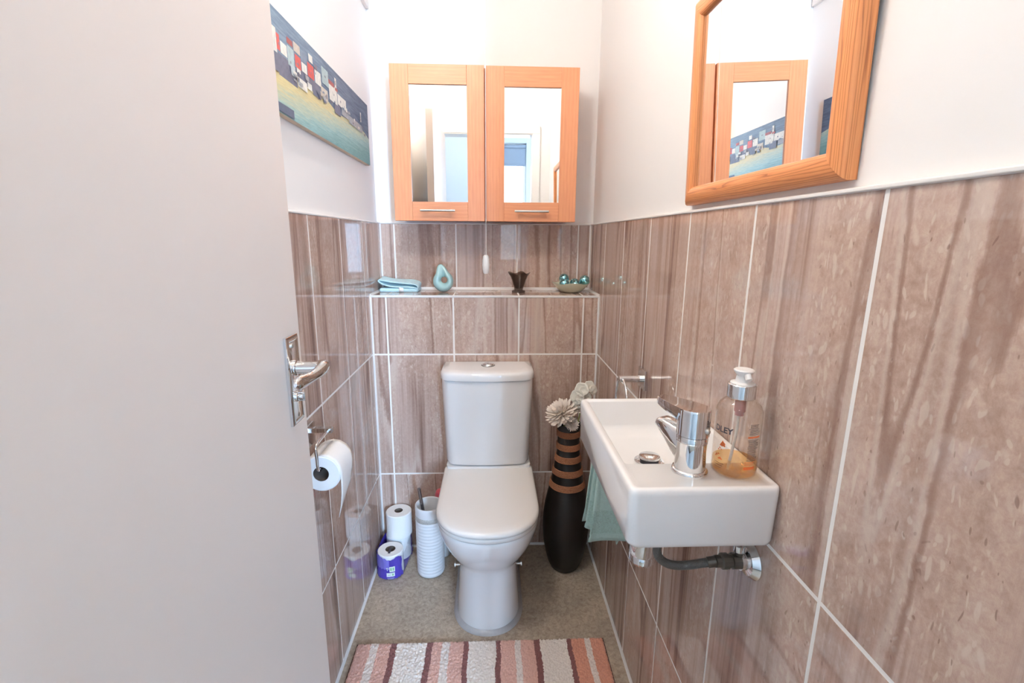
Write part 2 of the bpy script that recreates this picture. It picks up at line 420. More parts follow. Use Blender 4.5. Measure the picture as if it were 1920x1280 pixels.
# side walls with tiled dado
def frange(a, b, phase, step=.25):
    out = [a]; x = phase
    while x <= a + .008: x += step
    while x < b - .008: out.append(x); x += step
    return out + [b]
wl = struct(MB().box((-.60, -.02, 0), (PX0, 2.15, HC)).build('wall_left', PAINT, smooth=0))
lj = frange(YF, YR, 1.241 - 1.25)
vj = [.004, .3345, .8345, 1.3325]
MB().box((PX0, YF, 0), (XL-.0004, YR+.01, ZT-.001)).build('grout_bed', GROUT, wl, smooth=0)
tiling('tile_panel', wl, (XL,0,0), (0,1,0), (0,0,1), (1,0,0), lj, vj, 11)
wr = struct(MB().box((PX1, -.02, 0), (.55, 2.15, HC)).build('wall_right', PAINT, smooth=0))
rj = frange(YF, YR, .4985 - .5)
MB().box((XR+.0004, YF, 0), (PX1, YR+.01, ZT-.001)).build('grout_bed', GROUT, wr, smooth=0)
tiling('tile_panel', wr, (XR,0,0), (0,1,0), (0,0,1), (-1,0,0), rj, vj, 23)
# back wall: plaster above, tiles between ledge and dado top, boxed-in cistern wall below
wb = struct(MB().box((-.60, PYR, 0), (.55, 2.15, HC)).build('wall_back', PAINT, smooth=0))
bx = [XL, -.4020, -.1505, .1020, .3560, XR]
MB().box((XL, YR+.0004, ZL-.02), (XR, PYR, ZT-.001)).build('grout_bed', GROUT, wb, smooth=0)
tiling('tile_panel', wb, (0,YR,0), (1,0,0), (0,0,1), (0,-1,0), bx, [ZL+.006, 1.3325], 31)
wx = struct(MB().box((XL, YB+.0004, 0), (XR, YR+.001, ZL-.0004)).build('wall_boxing', GROUT, smooth=0))
bx2 = [XL, -.4014, -.1493, .1005, .3477, XR]
tiling('tile_panel', wx, (0,YB,0), (1,0,0), (0,0,1), (0,-1,0), bx2, [.004, .3345, .8345, ZL-.004], 43)
tiling('ledge_tile', wx, (0,0,ZL), (1,0,0), (0,1,0), (0,0,1), bx2, [YB+.004, YR-.004], 47)
# white trims and silicone beads
trims = MB()
trims.box((XL-.001, YF, ZT), (XL+.004, YR, ZT+.005)); trims.box((PX0-.002, YF, ZT-.001), (XL, YR+.01, ZT+.006))
struct(trims.build('trim_1', TRIM, bevel=.0015))
t2 = MB(); t2.box((XR-.004, YF, ZT), (XR+.001, YR, ZT+.005)); t2.box((XR, YF, ZT-.001), (PX1+.002, YR+.01, ZT+.006))
struct(t2.build('trim_2', TRIM, bevel=.0015))
t3 = MB(); t3.box((XL, YR-.004, ZT), (XR, YR+.001, ZT+.005)); t3.box((XL, YR, ZT-.001), (XR, PYR+.002, ZT+.006))
struct(t3.build('trim_3', TRIM, bevel=.0015))
struct(MB().box((XL, YB-.0025, ZL-.006), (XR, YB+.006, ZL+.0015)).build('trim_4', TRIM, bevel=.001))
def bead(p0, p1, d1, d2, w=.007):
    """triangular silicone bead in the corner running p0-p1, legs along d1 and d2"""
    p0, p1, d1, d2 = map(Vector, (p0, p1, d1, d2)); d1 = d1 * w; d2 = d2 * w; e = (d1 + d2) * .36
    b = (d1 + d2) * -.2
    return [[tuple(p + q) for q in (b, d1, e, d2)] for p in (p0, p1)]
bd = MB()
for a, b_, d1, d2, w in (((XL,YB,0),(XL,YB,ZL),(1,0,0),(0,-1,0),.006), ((XR,YB,0),(XR,YB,ZL),(-1,0,0),(0,-1,0),.006),
        ((XL,YR,ZL),(XL,YR,ZT),(1,0,0),(0,-1,0),.006), ((XR,YR,ZL),(XR,YR,ZT),(-1,0,0),(0,-1,0),.006),
        ((XL,YR,ZL),(XR,YR,ZL),(0,-1,0),(0,0,1),.011), ((XL,YB,ZL),(XL,YR,ZL),(1,0,0),(0,0,1),.007), ((XR,YB,ZL),(XR,YR,ZL),(-1,0,0),(0,0,1),.007),
        ((XL,YF,0),(XL,YB,0),(1,0,0),(0,0,1),.007), ((XR,YF,0),(XR,YB,0),(-1,0,0),(0,0,1),.007), ((XL,YB,0),(XR,YB,0),(0,-1,0),(0,0,1),.007)):
    bd.loft(bead(a, b_, d1, d2, w))
struct(bd.build('trim_5', SEAL, smooth=0))

# front wall with the doorway, door frame
DX0, DX1, DZ = -.392, .285, 2.00
wf = MB()
wf.box((-.60, -.02, 0), (DX0-.03, YF, HC)); wf.box((DX1+.03, -.02, 0), (.55, YF, HC)); wf.box((DX0-.03, -.02, DZ+.03), (DX1+.03, YF, HC))
struct(wf.build('wall_front', PAINT, smooth=0))
fr = MB()
fr.box((DX0-.03, -.035, 0), (DX0, YF+.004, DZ)); fr.box((DX1, -.035, 0), (DX1+.03, YF+.004, DZ)); fr.box((DX0-.03, -.035, DZ+.0002), (DX1+.03, YF+.0042, DZ+.03))
fr.box((DX1+.005, YF, 0), (DX1+.058, YF+.014, DZ+.006)); fr.box((DX0-.058, YF, 0), (DX0-.02, YF+.014, DZ+.006)); fr.box((DX0-.058, YF, DZ+.0062), (DX1+.058, YF+.0142, DZ+.058))
struct(fr.build('trim_6', TRIM, bevel=.002))

# ------------------------------------------------------------------ hall behind the doorway, seen in the mirrors
WH, WY = -1.10, -2.30          # far side of the hall, and the window wall of the room beyond it
OX0, OX1, OZ = .425, 1.12, 2.02  # opening's low edge moved in to block window daylight from the door
hw = MB()
hw.box((-1.0, WH-.10, 0), (-.90, -.02, HC)); hw.box((1.5, WY-.12, 0), (1.6, -.02, HC)); hw.box((-.30, WY-.12, 0), (-.20, WH-.10, HC))
struct(hw.build('wall_hall_sides', PAINT, smooth=0))
SX0, SX1, SZ0, SZ1 = .06, .325, 1.02, 2.16      # small frosted window put in for the brightness below the blind
hb = MB()
hb.box((-1.0, WH-.10, 0), (SX0, WH, HC)); hb.box((SX0, WH-.10, 0), (SX1, WH, SZ0)); hb.box((SX0, WH-.10, SZ1), (SX1, WH, HC)); hb.box((SX1, WH-.10, 0), (OX0, WH, HC))
hb.box((OX1, WH-.10, 0), (1.5, WH, HC)); hb.box((OX0, WH-.10, OZ), (OX1, WH, HC))
struct(hb.build('wall_hall_back', HALLW, smooth=0))
WX0, WX1, WZ0, WZ1 = .50, 1.16, .78, 2.05
rw = MB()
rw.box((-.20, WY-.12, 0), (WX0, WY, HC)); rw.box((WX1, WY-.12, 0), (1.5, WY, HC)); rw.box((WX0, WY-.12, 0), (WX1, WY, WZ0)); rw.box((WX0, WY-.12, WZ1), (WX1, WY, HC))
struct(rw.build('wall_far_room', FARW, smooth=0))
hf = MB(); hf.box((-1.0, -.07, 0), (-.60, -.02, HC)); hf.box((.55, -.07, 0), (1.5, -.02, HC))
struct(hf.build('wall_hall_front', PAINT, smooth=0))
struct(MB().box((-1.0, WY-.12, HC), (1.6, -.02, HC+.08)).build('ceiling_hall', CEIL, smooth=0))
fh = MB(); fh.box((-1.0, -1.25, -.1), (-.62, -.02, 0)); fh.box((.56, -1.25, -.1), (1.6, -.02, 0)); fh.box((-1.0, WY-.12, -.1), (1.6, -1.25, 0))
struct(fh.build('floor_hall', HFLOOR, smooth=0))
wn = MB()
for a, b_ in (((WX0, WZ0), (WX0+.045, WZ1)), ((WX1-.045, WZ0), (WX1, WZ1)), ((WX0, WZ0), (WX1, WZ0+.045)), ((WX0, WZ1-.045), (WX1, WZ1)), ((.735, WZ0), (.785, WZ1))):
    wn.box((a[0], WY-.09, a[1]), (b_[0], WY-.03, b_[1]))
wn.box((WX0-.04, WY-.1, WZ0-.03), (WX1+.04, WY+.06, WZ0))
win = struct(wn.build('window_1', TRIM, bevel=.003))
for x0, x1 in ((WX0+.04, .74), (.78, WX1-.04)):
    MB().box((x0, WY-.064, WZ0+.04), (x1, WY-.060, WZ1-.04)).build('window_pane', thin_glass('window_glass', (.97, .98, .98)), win, smooth=0)
w2 = MB()
for a, b_ in (((SX0, SZ0), (SX0+.03, SZ1)), ((SX1-.03, SZ0), (SX1, SZ1)), ((SX0, SZ0), (SX1, SZ0+.03)), ((SX0, SZ1-.03), (SX1, SZ1))):
    w2.box((a[0], WH-.07, a[1]), (b_[0], WH-.02, b_[1]))
w2 = struct(w2.build('window_2', TRIM, bevel=.003))
MB().box((SX0+.02, WH-.055, SZ0+.02), (SX1-.02, WH-.045, SZ1-.02)).build('window_pane', emit('glowing_frosted_glass', (.86, .94, 1.), 1.5), w2, smooth=0)  # pane glows by itself, standing in for light behind the glass
bl = MB(); bl.box((SX0+.004, WH-.016, 1.960), (SX1-.004, WH-.013, 2.15)); bl.tube([(SX0+.004, WH-.012, 1.960), (SX1-.004, WH-.012, 1.960)], .007)
bl.tube([(SX0+.004, WH-.012, 2.13), (SX1-.004, WH-.012, 2.13)], .018)
tag(bl.build('roller_blind', BLINDM), 'grey roller blind pulled part way down the small hall window', 'blind')

# ------------------------------------------------------------------ open door
DF, DB, DY0, DY1 = -.337, -.377, .092, .830
door = struct(MB().box((DB, DY0, .008), (DF, DY1, 1.985)).build('door_1', DOORP, loc=(-.357, DY0, .008), bevel=.0015))
hd = MB()
hd.box((DF-.0005, .762, .9655), (DF+.0045, .8085, 1.1165))
def ringrect(y0, y1, z0, z1, x): return [(x, y0, z0), (x, y1, z0), (x, y1, z1), (x, y0, z1)]
hd.loft([ringrect(.762, .8085, .9655, 1.1165, DF+.0045), ringrect(.7655, .805, .969, 1.113, DF+.0065), ringrect(.769, .8015, .9725, 1.1095, DF+.0065), ringrect(.771, .7995, .9745, 1.1075, DF+.0052)], False, True)
hp = hd.build('handle_plate', CHROME, door, bevel=.0006)
lv = MB()
lv.lathe([(.0135, 0), (.0135, .006), (.0112, .007), (.0108, .030), (.0112, .040)], (DF+.004, .785, 1.062), 28, 'x')
# lever blade: out from the rose, turned back towards the hinge with a flattened wavy tip
path = [((DF+.034, .785, 1.062), .0112, .0112), ((DF+.045, .785, 1.063), .0115, .0113), ((DF+.0525, .782, 1.0645), .0125, .0115), ((DF+.0545, .772, 1.0635), .0120, .0088), ((DF+.052, .755, 1.0605), .0098, .0066), ((DF+.049, .735, 1.059), .0092, .006), ((DF+.047, .715, 1.0595), .0112, .0062), ((DF+.0465, .700, 1.061), .0118, .006), ((DF+.047, .688, 1.063), .0085, .005), ((DF+.047, .683, 1.064), .004, .0025)]
Pc = [Vector(p[0]) for p in path]; rings = []
for i, (c, a, b_) in enumerate(path):
    t = (Pc[min(i+1, len(Pc)-1)] - Pc[max(i-1, 0)]).normalized(); zz = Vector((0,0,1)); sd = t.cross(zz).normalized(); up = sd.cross(t)
    rings.append([tuple(Vector(c) + up * math.cos(2*PI*k/20) * a + sd * math.sin(2*PI*k/20) * b_) for k in range(20)])
lv.loft(rings)
lv.build('lever', CHROME, hp, smooth=50)
th = MB(); th.lathe([(.0095, 0), (.0095, .003), (.0075, .004)], (DF+.0045, .7855, 1.012), 24, 'x'); th.box((DF+.008, .7835, 1.004), (DF+.018, .7875, 1.020)); th.lathe([(.006, .003), (.006, .012)], (DF+.0045, .7855, 1.012), 20, 'x')
th.build('thumb_turn', CHROME, hp, bevel=.001)
MB().lathe([(.0038, 0), (.0038, .001), (.002, .0018)], (DF+.0045, .7855, 1.1), 16, 'x').build('screw', STEEL, hp)
MB().lathe([(.0038, 0), (.0038, .001), (.002, .0018)], (DF+.0045, .7855, .980), 16, 'x').build('screw', STEEL, hp)
hb2 = MB(); hb2.box((DB-.0045, .762, .9655), (DB+.0005, .8085, 1.1165)); hb2.tube([(DB, .785, 1.062), (DB-.045, .785, 1.062), (DB-.05, .775, 1.062), (DB-.047, .69, 1.064)], .008, sub=4)
hb2.build('hall_handle', CHROME, door)

# ------------------------------------------------------------------ painting on canvas
KC = 1.0330
CY0, CY1, CZ0, CZ1, CX = .93*KC, 1.832*KC, 1.2776+.2504*KC, 1.2776+.4504*KC, -.4545
pt = thing('canvas_painting', 'long unframed seaside canvas of red and white houses on the white wall', 'painting', (PX0, (CY0+CY1)/2, CZ0))
MB().box((PX0+.001, CY0, CZ0), (CX-.0006, CY1, CZ1)).build('stretcher_edge', CEDGE, pt, bevel=.001)
pf = MB()
def prect(y0, y1, z0, z1, x, mi):
    y0, y1, z0, z1 = y0*KC, y1*KC, 1.2776+(z0-1.2776)*KC, 1.2776+(z1-1.2776)*KC
    a = [(x, y0, z0), (x, y1, z0), (x, y1, z1), (x, y0, z1)]
    u = [((y-CY0)/(CY1-CY0), (z-CZ0)/(CZ1-CZ0)) for (_, y, z) in a]
    pf.add(a, [(0,1,2,3)], mi, [u])
# sky band and shore band meet on a slightly wavy line
ys = [CY0, 1.05, 1.10, 1.19, 1.30, 1.39, 1.45, 1.52, 1.62, 1.72, 1.78, CY1]; zs = [1.612, 1.615, 1.620, 1.629, 1.634, 1.634, 1.624, 1.622, 1.628, 1.632, 1.626, 1.615]
ys = [CY0] + [y*KC for y in ys[1:-1]] + [CY1]; zs = [1.2776+(z-1.2776)*KC for z in zs]
for i in range(len(ys)-1):
    for lo, hi, mi in (((CZ0, CZ0), (zs[i], zs[i+1]), 1), ((zs[i], zs[i+1]), (CZ1, CZ1), 0)):
        a = [(CX, ys[i], lo[0]), (CX, ys[i+1], lo[1]), (CX, ys[i+1], hi[1]), (CX, ys[i], hi[0])]
        pf.add(a, [(0,1,2,3)], mi, [[((y-CY0)/(CY1-CY0), (z-CZ0)/(CZ1-CZ0)) for (_, y, z) in a]])
PC = [SKYP, FIELD]
pcol = dict(red=(.60,.11,.095), redroof=(.36,.10,.095), white=(.74,.72,.66), teal=(.40,.51,.52), beige=(.58,.52,.44), blue=(.20,.26,.34), dark=(.165,.17,.23), dark2=(.19,.17,.21), grey=(.36,.37,.39), boat=(.10,.125,.19), pale=(.50,.57,.59))
pidx = {}
for k, c in pcol.items():
    pidx[k] = len(PC); PC.append(mat('oil_' + k, c, .6, noise=.3, nscale=90))
HS = [('dark',1.099,1.195,1.647,1.604),('dark',1.2,1.30,1.652,1.625),('red',1.096,1.113,1.683,1.652),('white',1.116,1.148,1.674,1.651),('teal',1.151,1.186,1.679,1.640),('redroof',1.151,1.183,1.695,1.683),('beige',1.187,1.224,1.699,1.680),
('red',1.191,1.224,1.675,1.649),('blue',1.227,1.266,1.694,1.672),('white',1.228,1.260,1.671,1.651),('red',1.265,1.306,1.683,1.652),('white',1.276,1.302,1.705,1.688),
('white',1.312,1.355,1.683,1.651),('teal',1.364,1.415,1.706,1.666),('dark',1.290,1.343,1.650,1.618),('beige',1.350,1.402,1.655,1.625),('white',1.415,1.482,1.683,1.640),('redroof',1.414,1.461,1.690,1.679),('white',1.467,1.481,1.709,1.683),
('redroof',1.467,1.49,1.684,1.676),('white',1.485,1.565,1.673,1.644),('white',1.194,1.250,1.630,1.609),('white',1.254,1.283,1.636,1.621),
('dark',1.452,1.506,1.645,1.615),('grey',1.516,1.587,1.645,1.625),('grey',1.588,1.740,1.640,1.618),('white',1.722,1.732,1.680,1.650),('boat',1.02,1.156,1.548,1.530),('pale',1.159,1.183,1.643,1.622),('dark2',1.310,1.329,1.692,1.682),
('white',.945,.985,1.675,1.64),('teal',.99,1.03,1.685,1.635),('red',1.035,1.062,1.678,1.645),('white',1.065,1.092,1.688,1.642),('dark',.95,1.095,1.640,1.606)]
k = 0
for n_, y0, y1, z1, z0 in HS:
    k += 1; prect(y0, y1, z0, z1, CX + .00004 * k, pidx[n_])
    if n_ in ('white', 'teal', 'red', 'beige') and z1 - z0 > .025:      # little dark windows
        for q in range(rnd.randint(1, 3)):
            wy = rnd.uniform(y0 + .002, y1 - .006); wz = rnd.uniform(z0 + .004, z1 - .01); k += 1
            prect(wy, wy + .004, wz, wz + .005, CX + .00004 * k, pidx['dark2'])
for q in range(34):                                                      # rocks and strokes under the houses
    y = rnd.uniform(1.09, 1.76); z = 1.612 + rnd.uniform(0, .03); k += 1
    prect(y, y + rnd.uniform(.006, .022), z, z + rnd.uniform(.003, .012), CX + .00004 * k, pidx[rnd.choice(['dark', 'grey', 'white', 'blue', 'beige', 'dark2'])])
pf.build('painted_canvas', PC, pt, smooth=0, fixn=False)

# ------------------------------------------------------------------ vent high on the wall
vt = thing('air_vent', 'white louvred air vent high on the wall above the canvas, near the corner', 'vent', (PX0, 1.9, 2.105))
v = MB(); vy0, vy1, vz0, vz1 = 1.765, 2.016, 2.105, 2.285
for a in (((vy0, vz0), (vy1, vz0+.022)), ((vy0, vz1-.022), (vy1, vz1)), ((vy0, vz0+.0222), (vy0+.022, vz1-.0222)), ((vy1-.022, vz0+.0222), (vy1, vz1-.0222))):
    v.box((PX0, a[0][0], a[0][1]), (PX0+.014, a[1][0], a[1][1]))
v.build('frame', VENTM, vt, bevel=.002)
vs = MB()
y = vy0 + .028
while y < vy1 - .028:
    vs.box((PX0+.002, y, vz0+.02), (PX0+.010, y+.0042, vz1-.02)); y += .0095
vs.build('louvres', VENTM, vt, smooth=0)
MB().box((PX0, vy0+.02, vz0+.02), (PX0+.0015, vy1-.02, vz1-.02)).build('dark_backing', VENTD, vt, smooth=0)

# ------------------------------------------------------------------ mirrored wall cabinet
cab = thing('wall_cabinet', 'beech wall cabinet with two mirrored doors above the tiled ledge', 'cabinet', (-.025, PYR, 1.340))
FY = 1.864
MB().box((-.352, FY+.021, 1.341), (.302, PYR-.0005, 1.872)).build('carcass', BEECH, cab, boxuv=1, smooth=0)
def cab_door(x0, x1, px0, px1, pz0, pz1, z0, z1, label):
    d = MB(); y0, y1 = FY, FY+.020
    def bar(lo, hi, vert):
        x_0, z_0 = lo; x_1, z_1 = hi; b0 = len(d.f); d.box((x_0, y0, z_0), (x_1, y1, z_1)); o_ = rnd.uniform(0, 5)
        for fi in range(b0, len(d.f)):
            d.uv[fi] = [((d.v[i][0]+o_, d.v[i][2]) if vert else (d.v[i][2]+o_, d.v[i][0])) for i in d.f[fi]]
    bar((x0, z0), (px0, z1), True); bar((px1, z0), (x1, z1), True); bar((px0, z0), (px1, pz0), False); bar((px0, pz1), (px1, z1), False)
    o = d.build('door', BEECH, cab, bevel=.0012)
    MB().box((px0-.004, y0+.006, pz0-.004), (px1+.004, y0+.010, pz1+.004)).build('mirror_pane', MIRROR, o, smooth=0)
    return o
d1 = cab_door(-.3655, -.0300, -.2995, -.0920, 1.4070, 1.8100, 1.3375, 1.8755, '')
d2 = cab_door(-.0225, .3145, .0437, .2500, 1.4080, 1.8065, 1.3375, 1.8745, '')
for o, hx0, hx1 in ((d1, -.268, -.140), (d2, .083, .211)):
    h = MB(); h.tube([(hx0, FY-.022, 1.3745), (hx1, FY-.022, 1.3745)], .0042, 14)
    for x in (hx0+.022, hx1-.022): h.tube([(x, FY-.022, 1.3745), (x, FY+.002, 1.3745)], .0035, 12)
    h.build('handle', STEEL, o)

# ------------------------------------------------------------------ pine mirror
pm = thing('wall_mirror', 'square wall mirror in a chunky stained pine frame above the washbasin', 'mirror', (PX1, .77, 1.343))
fy0, fy1, fz0, fz1, fw = .5570, 1.0165, 1.3455, 1.7195, .0345
prof = [(0, .4175), (0, .4055), (.0025, .4010), (.0085, .3975), (.018, .3957), (.027, .3965), (.0315, .3990), (fw, .4035), (fw, .4175)]
pfm = MB()
def mitre(p0, p1, inw, ofs):
    """one mitred rail along p0-p1 (outer edge, in y,z); inw is the inward direction"""
    p0, p1, inw = Vector(p0), Vector(p1), Vector(inw); al = (p1 - p0).normalized(); L = (p1-p0).length
    A = []; B = []; UA = []; 
    for w, x in prof:
        a = p0 + inw * w + al * w; b = p1 + inw * w - al * w
        A.append((x, a.x, a.y)); B.append((x, b.x, b.y)); UA.append(w)
    n = len(prof); f = []; u = []
    acc = [0]
    for i in range(1, n): acc.append(acc[-1] + math.hypot(prof[i][0]-prof[i-1][0], prof[i][1]-prof[i-1][1]))
    for i in range(n-1):
        f.append((i, i+1, n+i+1, n+i)); u.append([(acc[i]+ofs, prof[i][0]), (acc[i+1]+ofs, prof[i+1][0]), (acc[i+1]+ofs, L-prof[i+1][0]), (acc[i]+ofs, L-prof[i][0])])
    f += [tuple(range(n)), tuple(range(2*n-1, n-1, -1))]; u += [[(ofs+acc[i], 0) for i in range(n)], [(ofs+acc[i], L) for i in range(n-1, -1, -1)]]
    pfm.add(A + B, f, 0, u)
mitre((fy0, fz0), (fy1, fz0), (0, 1), 0.3); mitre((fy0, fz1), (fy1, fz1), (0, -1), 1.7); mitre((fy0, fz0), (fy0, fz1), (1, 0), 2.9); mitre((fy1, fz0), (fy1, fz1), (-1, 0), 4.4)
pfm.build('pine_frame', PINE, pm, smooth=40)
MB().box((.4065, fy0+fw-.006, fz0+fw-.006), (.4105, fy1-fw+.006, fz1-fw+.006)).build('mirror_glass', MIRROR, pm, smooth=0)

pm.rotation_euler = (0, -.028, 0)      # hangs leaning forward a little

# ------------------------------------------------------------------ pull cord
CYC = 1.835
pc = thing('light_pull', 'white light pull hanging on a thin cord in front of the tiles', 'light pull', (-.0245, CYC, 1.1435))
MB().tube([(-.0235, CYC, HC-.03), (-.0245, CYC, 1.212)], .0011, 8).build('cord', WHITEP, pc)
MB().lathe([(.003, .0715), (.0065, .0705), (.0105, .066), (.0128, .052), (.0137, .035), (.0128, .018), (.0105, .004), (.008, .0), ], (-.0253, CYC, 1.1425), 12).build('toggle', WHITEP, pc, smooth=25)
MB().lathe([(.028, .03), (.028, .012), (.02, 0), (.004, -.004)], (-.0235, CYC, HC-.031), 28).build('ceiling_switch', WHITEP, pc)

# ------------------------------------------------------------------ things on the ledge
cl = thing('folded_cloth', 'pale blue folded cloth lying on the tiled ledge', 'cloth', (-.375, 1.955, ZL))
cb = MB()
for ya, yb_, zo in ((1.915, 2.003, 0),):
    n = 14; rows = []
    def section(y, k): 
        w = .0022 * math.sin(k * 1.3)
        P = [(-.302,1.0685),(-.304,1.077),(-.34,1.081+w),(-.40,1.0835),(-.438,1.094),(-.4515,1.103+w),(-.4525,1.1085),(-.445,1.1095),(-.41,1.1025+w),(-.37,1.0985),(-.33,1.0955-w),(-.306,1.091),(-.2985,1.084),(-.2995,1.075)]
        return [tuple(p) for p in smooth_path([Vector((x, y, z + .0005*k)) for x, z in P], 5)]
    rows = [section(ya + (yb_-ya)*k/n, k) for k in range(n+1)]
    cb.loft(rows, False, False, 0, closed=False)
cb.build('top_fold', CLOTH, cl, solid=.0042, smooth=60)
cu = MB(); cu.loft([rrect(-.449, -.300, 1.918, 2.003, .006, ZL+.0008), rrect(-.4515, -.2975, 1.9155, 2.0055, .008, ZL+.006), rrect(-.4505, -.2985, 1.9165, 2.0045, .008, ZL+.0125), rrect(-.447, -.302, 1.921, 2.001, .006, ZL+.0155)])
cu.build('bottom_fold', CLOTH, cl, smooth=60)
tg = MB(); tg.loft([[(-.3725, 1.9115, ZL+.020), (-.3545, 1.9115, ZL+.018)], [(-.3715, 1.909, ZL+.011), (-.3535, 1.909, ZL+.010)], [(-.371, 1.9105, ZL+.0025), (-.353, 1.9105, ZL+.002)]], False, False, 0, closed=False)
tg.build('sewn_tag', CLOTHD, cl, solid=.0008)

# teardrop ornament with a hole
dp = MB(); cx, cz, yy = -.1975, ZL+.0415, 1.925; hx, hz = -.1935, ZL+.0490
rg = []
nT = 56
for i in range(nT):
    a = 2*PI*i/nT; r = .0405
    # outer outline: circle drawn out to a tip leaning to one side
    dx, dz = math.sin(a), math.cos(a)
    tipw = max(0, math.cos(a - (-.10)))**13
    ro = r * (1 + .06*max(0, dz)) + tipw * .0270
    O_ = Vector((cx + dx*ro - tipw*.004, 0, cz + dz*ro))
    I_ = Vector((hx + dx*.0120, 0, hz + dz*.0120))
    c = (O_ + I_)/2; e = (O_ - I_)/2
    dep = (.021 + .004*(1-dz)*.5) * (1 - .62*tipw)
    ring = []
    for k in range(16):
        b_ = 2*PI*k/16; ring.append((c.x + e.x*math.cos(b_), yy + dep*math.sin(b_), max(c.z + e.z*math.cos(b_), ZL+.0008)))
    rg.append(ring)
rg.append(rg[0])
dp.loft(rg, False, False)
tag(dp.build('teardrop_ornament', TEALC, smooth=60, loc=(cx, yy, ZL)), 'pale teal glazed teardrop ornament with a hole on the ledge', 'ornament')

# smoked glass vase with a flared, wavy rim
gv = MB(); vcx, vcy = .1045, 1.925
def lobed(r, z, amp, lift, n=48):
    out = []
    for k in range(n):
        a = 2*PI*k/n + .2; rr = r*(1 + amp*math.cos(5*a)); out.append((vcx + rr*math.cos(a), vcy + rr*math.sin(a), z + lift*math.cos(5*a)))
    return out
outer = [lobed(.026, ZL+.0005, 0, 0), lobed(.0275, ZL+.003, 0, 0), lobed(.026, ZL+.0075, 0, 0), lobed(.0165, ZL+.010, 0, 0), lobed(.0175, ZL+.014, .02, 0), lobed(.0225, ZL+.030, .05, 0), lobed(.0285, ZL+.050, .06, 0), lobed(.0355, ZL+.066, .07, .001), lobed(.044, ZL+.0775, .10, .004)]
inner = [lobed(.0415, ZL+.0765, .10, .004), lobed(.033, ZL+.065, .07, .001), lobed(.0255, ZL+.050, .06, 0), lobed(.0195, ZL+.030, .05, 0), lobed(.013, ZL+.016, 0, 0)]
gv.loft(outer + inner)
tag(gv.build('glass_vase', SMOKE, smooth=50, loc=(vcx, vcy, ZL)), 'small smoked glass vase with a flared rim on the ledge', 'vase')

# green glass bowl and baubles
bw = MB(); bcx, bcy = .3175, 1.932
def sq(r, z, k_, lift, n=64):
    out = []
    for k in range(n):
        a = 2*PI*k/n; rr = r*(1 + k_*math.cos(4*a)); out.append((bcx + rr*math.cos(a), bcy + rr*math.sin(a), z + lift*math.cos(4*a)))
    return out
bo = [sq(.030, ZL+.0005, 0, 0), sq(.040, ZL+.0035, 0, 0), sq(.054, ZL+.014, .005, 0), sq(.066, ZL+.027, .015, .001), sq(.0755, ZL+.0395, .03, .003)]
bi = [sq(.0735, ZL+.0395, .03, .003), sq(.0635, ZL+.028, .015, .001), sq(.051, ZL+.0155, .005, 0), sq(.037, ZL+.006, 0, 0), sq(.012, ZL+.0035, 0, 0)]
bw.loft(bo + bi)
tag(bw.build('glass_bowl', GREENG, smooth=50, loc=(bcx, bcy, ZL)), 'shallow pale green glass bowl of baubles at the end of the ledge', 'bowl')
BP = [(.293, 1.957, 1.1150, 'uppermost turquoise bauble, at the back of the bowl beside the smoked vase'), (.2885, 1.9135, 1.0975, 'turquoise bauble at the front of the bowl, beside the smoked vase'), (.3335, 1.9115, 1.0935, 'turquoise bauble at the front middle of the green bowl'),
      (.3735, 1.934, 1.1105, 'turquoise bauble resting on the bowl rim nearest the corner'), (.3375, 1.957, 1.0960, 'turquoise bauble half hidden at the back middle of the bowl')]
b0 = None
for i, (x, y, z, lab) in enumerate(BP):
    if b0 is None:
        b0 = MB().sphere((x, y, z), .0205, 32, 18).build('bauble', BAUB, loc=(x, y, z), smooth=80)
        cap = MB().lathe([(.004, .0195), (.004, .0245), (.002, .025)], (x, y, z), 14).build('cap', BAUBC, b0); cap.location = (0, 0, 0)
        for v_ in cap.data.vertices: v_.co -= Vector((x, y, z))
        o = b0
    else:
        o = b0.copy(); COL.objects.link(o); c2 = cap.copy(); COL.objects.link(c2); c2.parent = o
        o.location = (x, y, z)
    o.rotation_euler = (rnd.uniform(-2.2, -.8), 0, rnd.uniform(-1, 1)); tag(o, lab, 'bauble', 'baubles in the glass bowl')

# ------------------------------------------------------------------ toilet
TX = -.0165
toi = thing('toilet', 'white close-coupled toilet with its lid closed, against the tiled back wall', 'toilet', (TX, 1.55, 0))
def dsec(hw, yf, yc, yb, z, n=40, e=2.2, rc=.02):
    pts = []
    for k in range(n + 1):            # front curve from +x side round to -x side
        a = PI * k / n; c, s_ = math.cos(a), math.sin(a)
        pts.append((TX + hw*math.copysign(abs(c)**(2/e), c), yc - (yc-yf)*abs(s_)**(2/e), z))
    for k in range(7):
        a = PI/2*k/6; pts.append((TX - hw + rc - rc*math.cos(a), yb - rc + rc*math.sin(a), z))
    for k in range(7):
        a = PI/2*k/6; pts.append((TX + hw - rc + rc*math.sin(a), yb - rc + rc*math.cos(a), z))
    return pts
pan = MB()
S = [(.109,1.337,1.465,1.735,.004),(.1085,1.3365,1.465,1.735,.02),(.104,1.343,1.462,1.735,.07),(.0995,1.351,1.46,1.735,.13),(.0975,1.357,1.455,1.735,.18),(.0985,1.358,1.45,1.735,.205),(.103,1.352,1.447,1.735,.218),(.112,1.338,1.443,1.735,.235),(.128,1.313,1.437,1.735,.265),(.143,1.288,1.430,1.735,.30),(.1555,1.268,1.425,1.735,.335),(.162,1.2585,1.42,1.735,.365),(.1635,1.256,1.42,1.735,.378),(.1615,1.258,1.42,1.733,.3845),(.150,1.27,1.42,1.72,.386)]
pan.loft([dsec(a, b_, c, d, z, e=2.15) for a, b_, c, d, z in S])
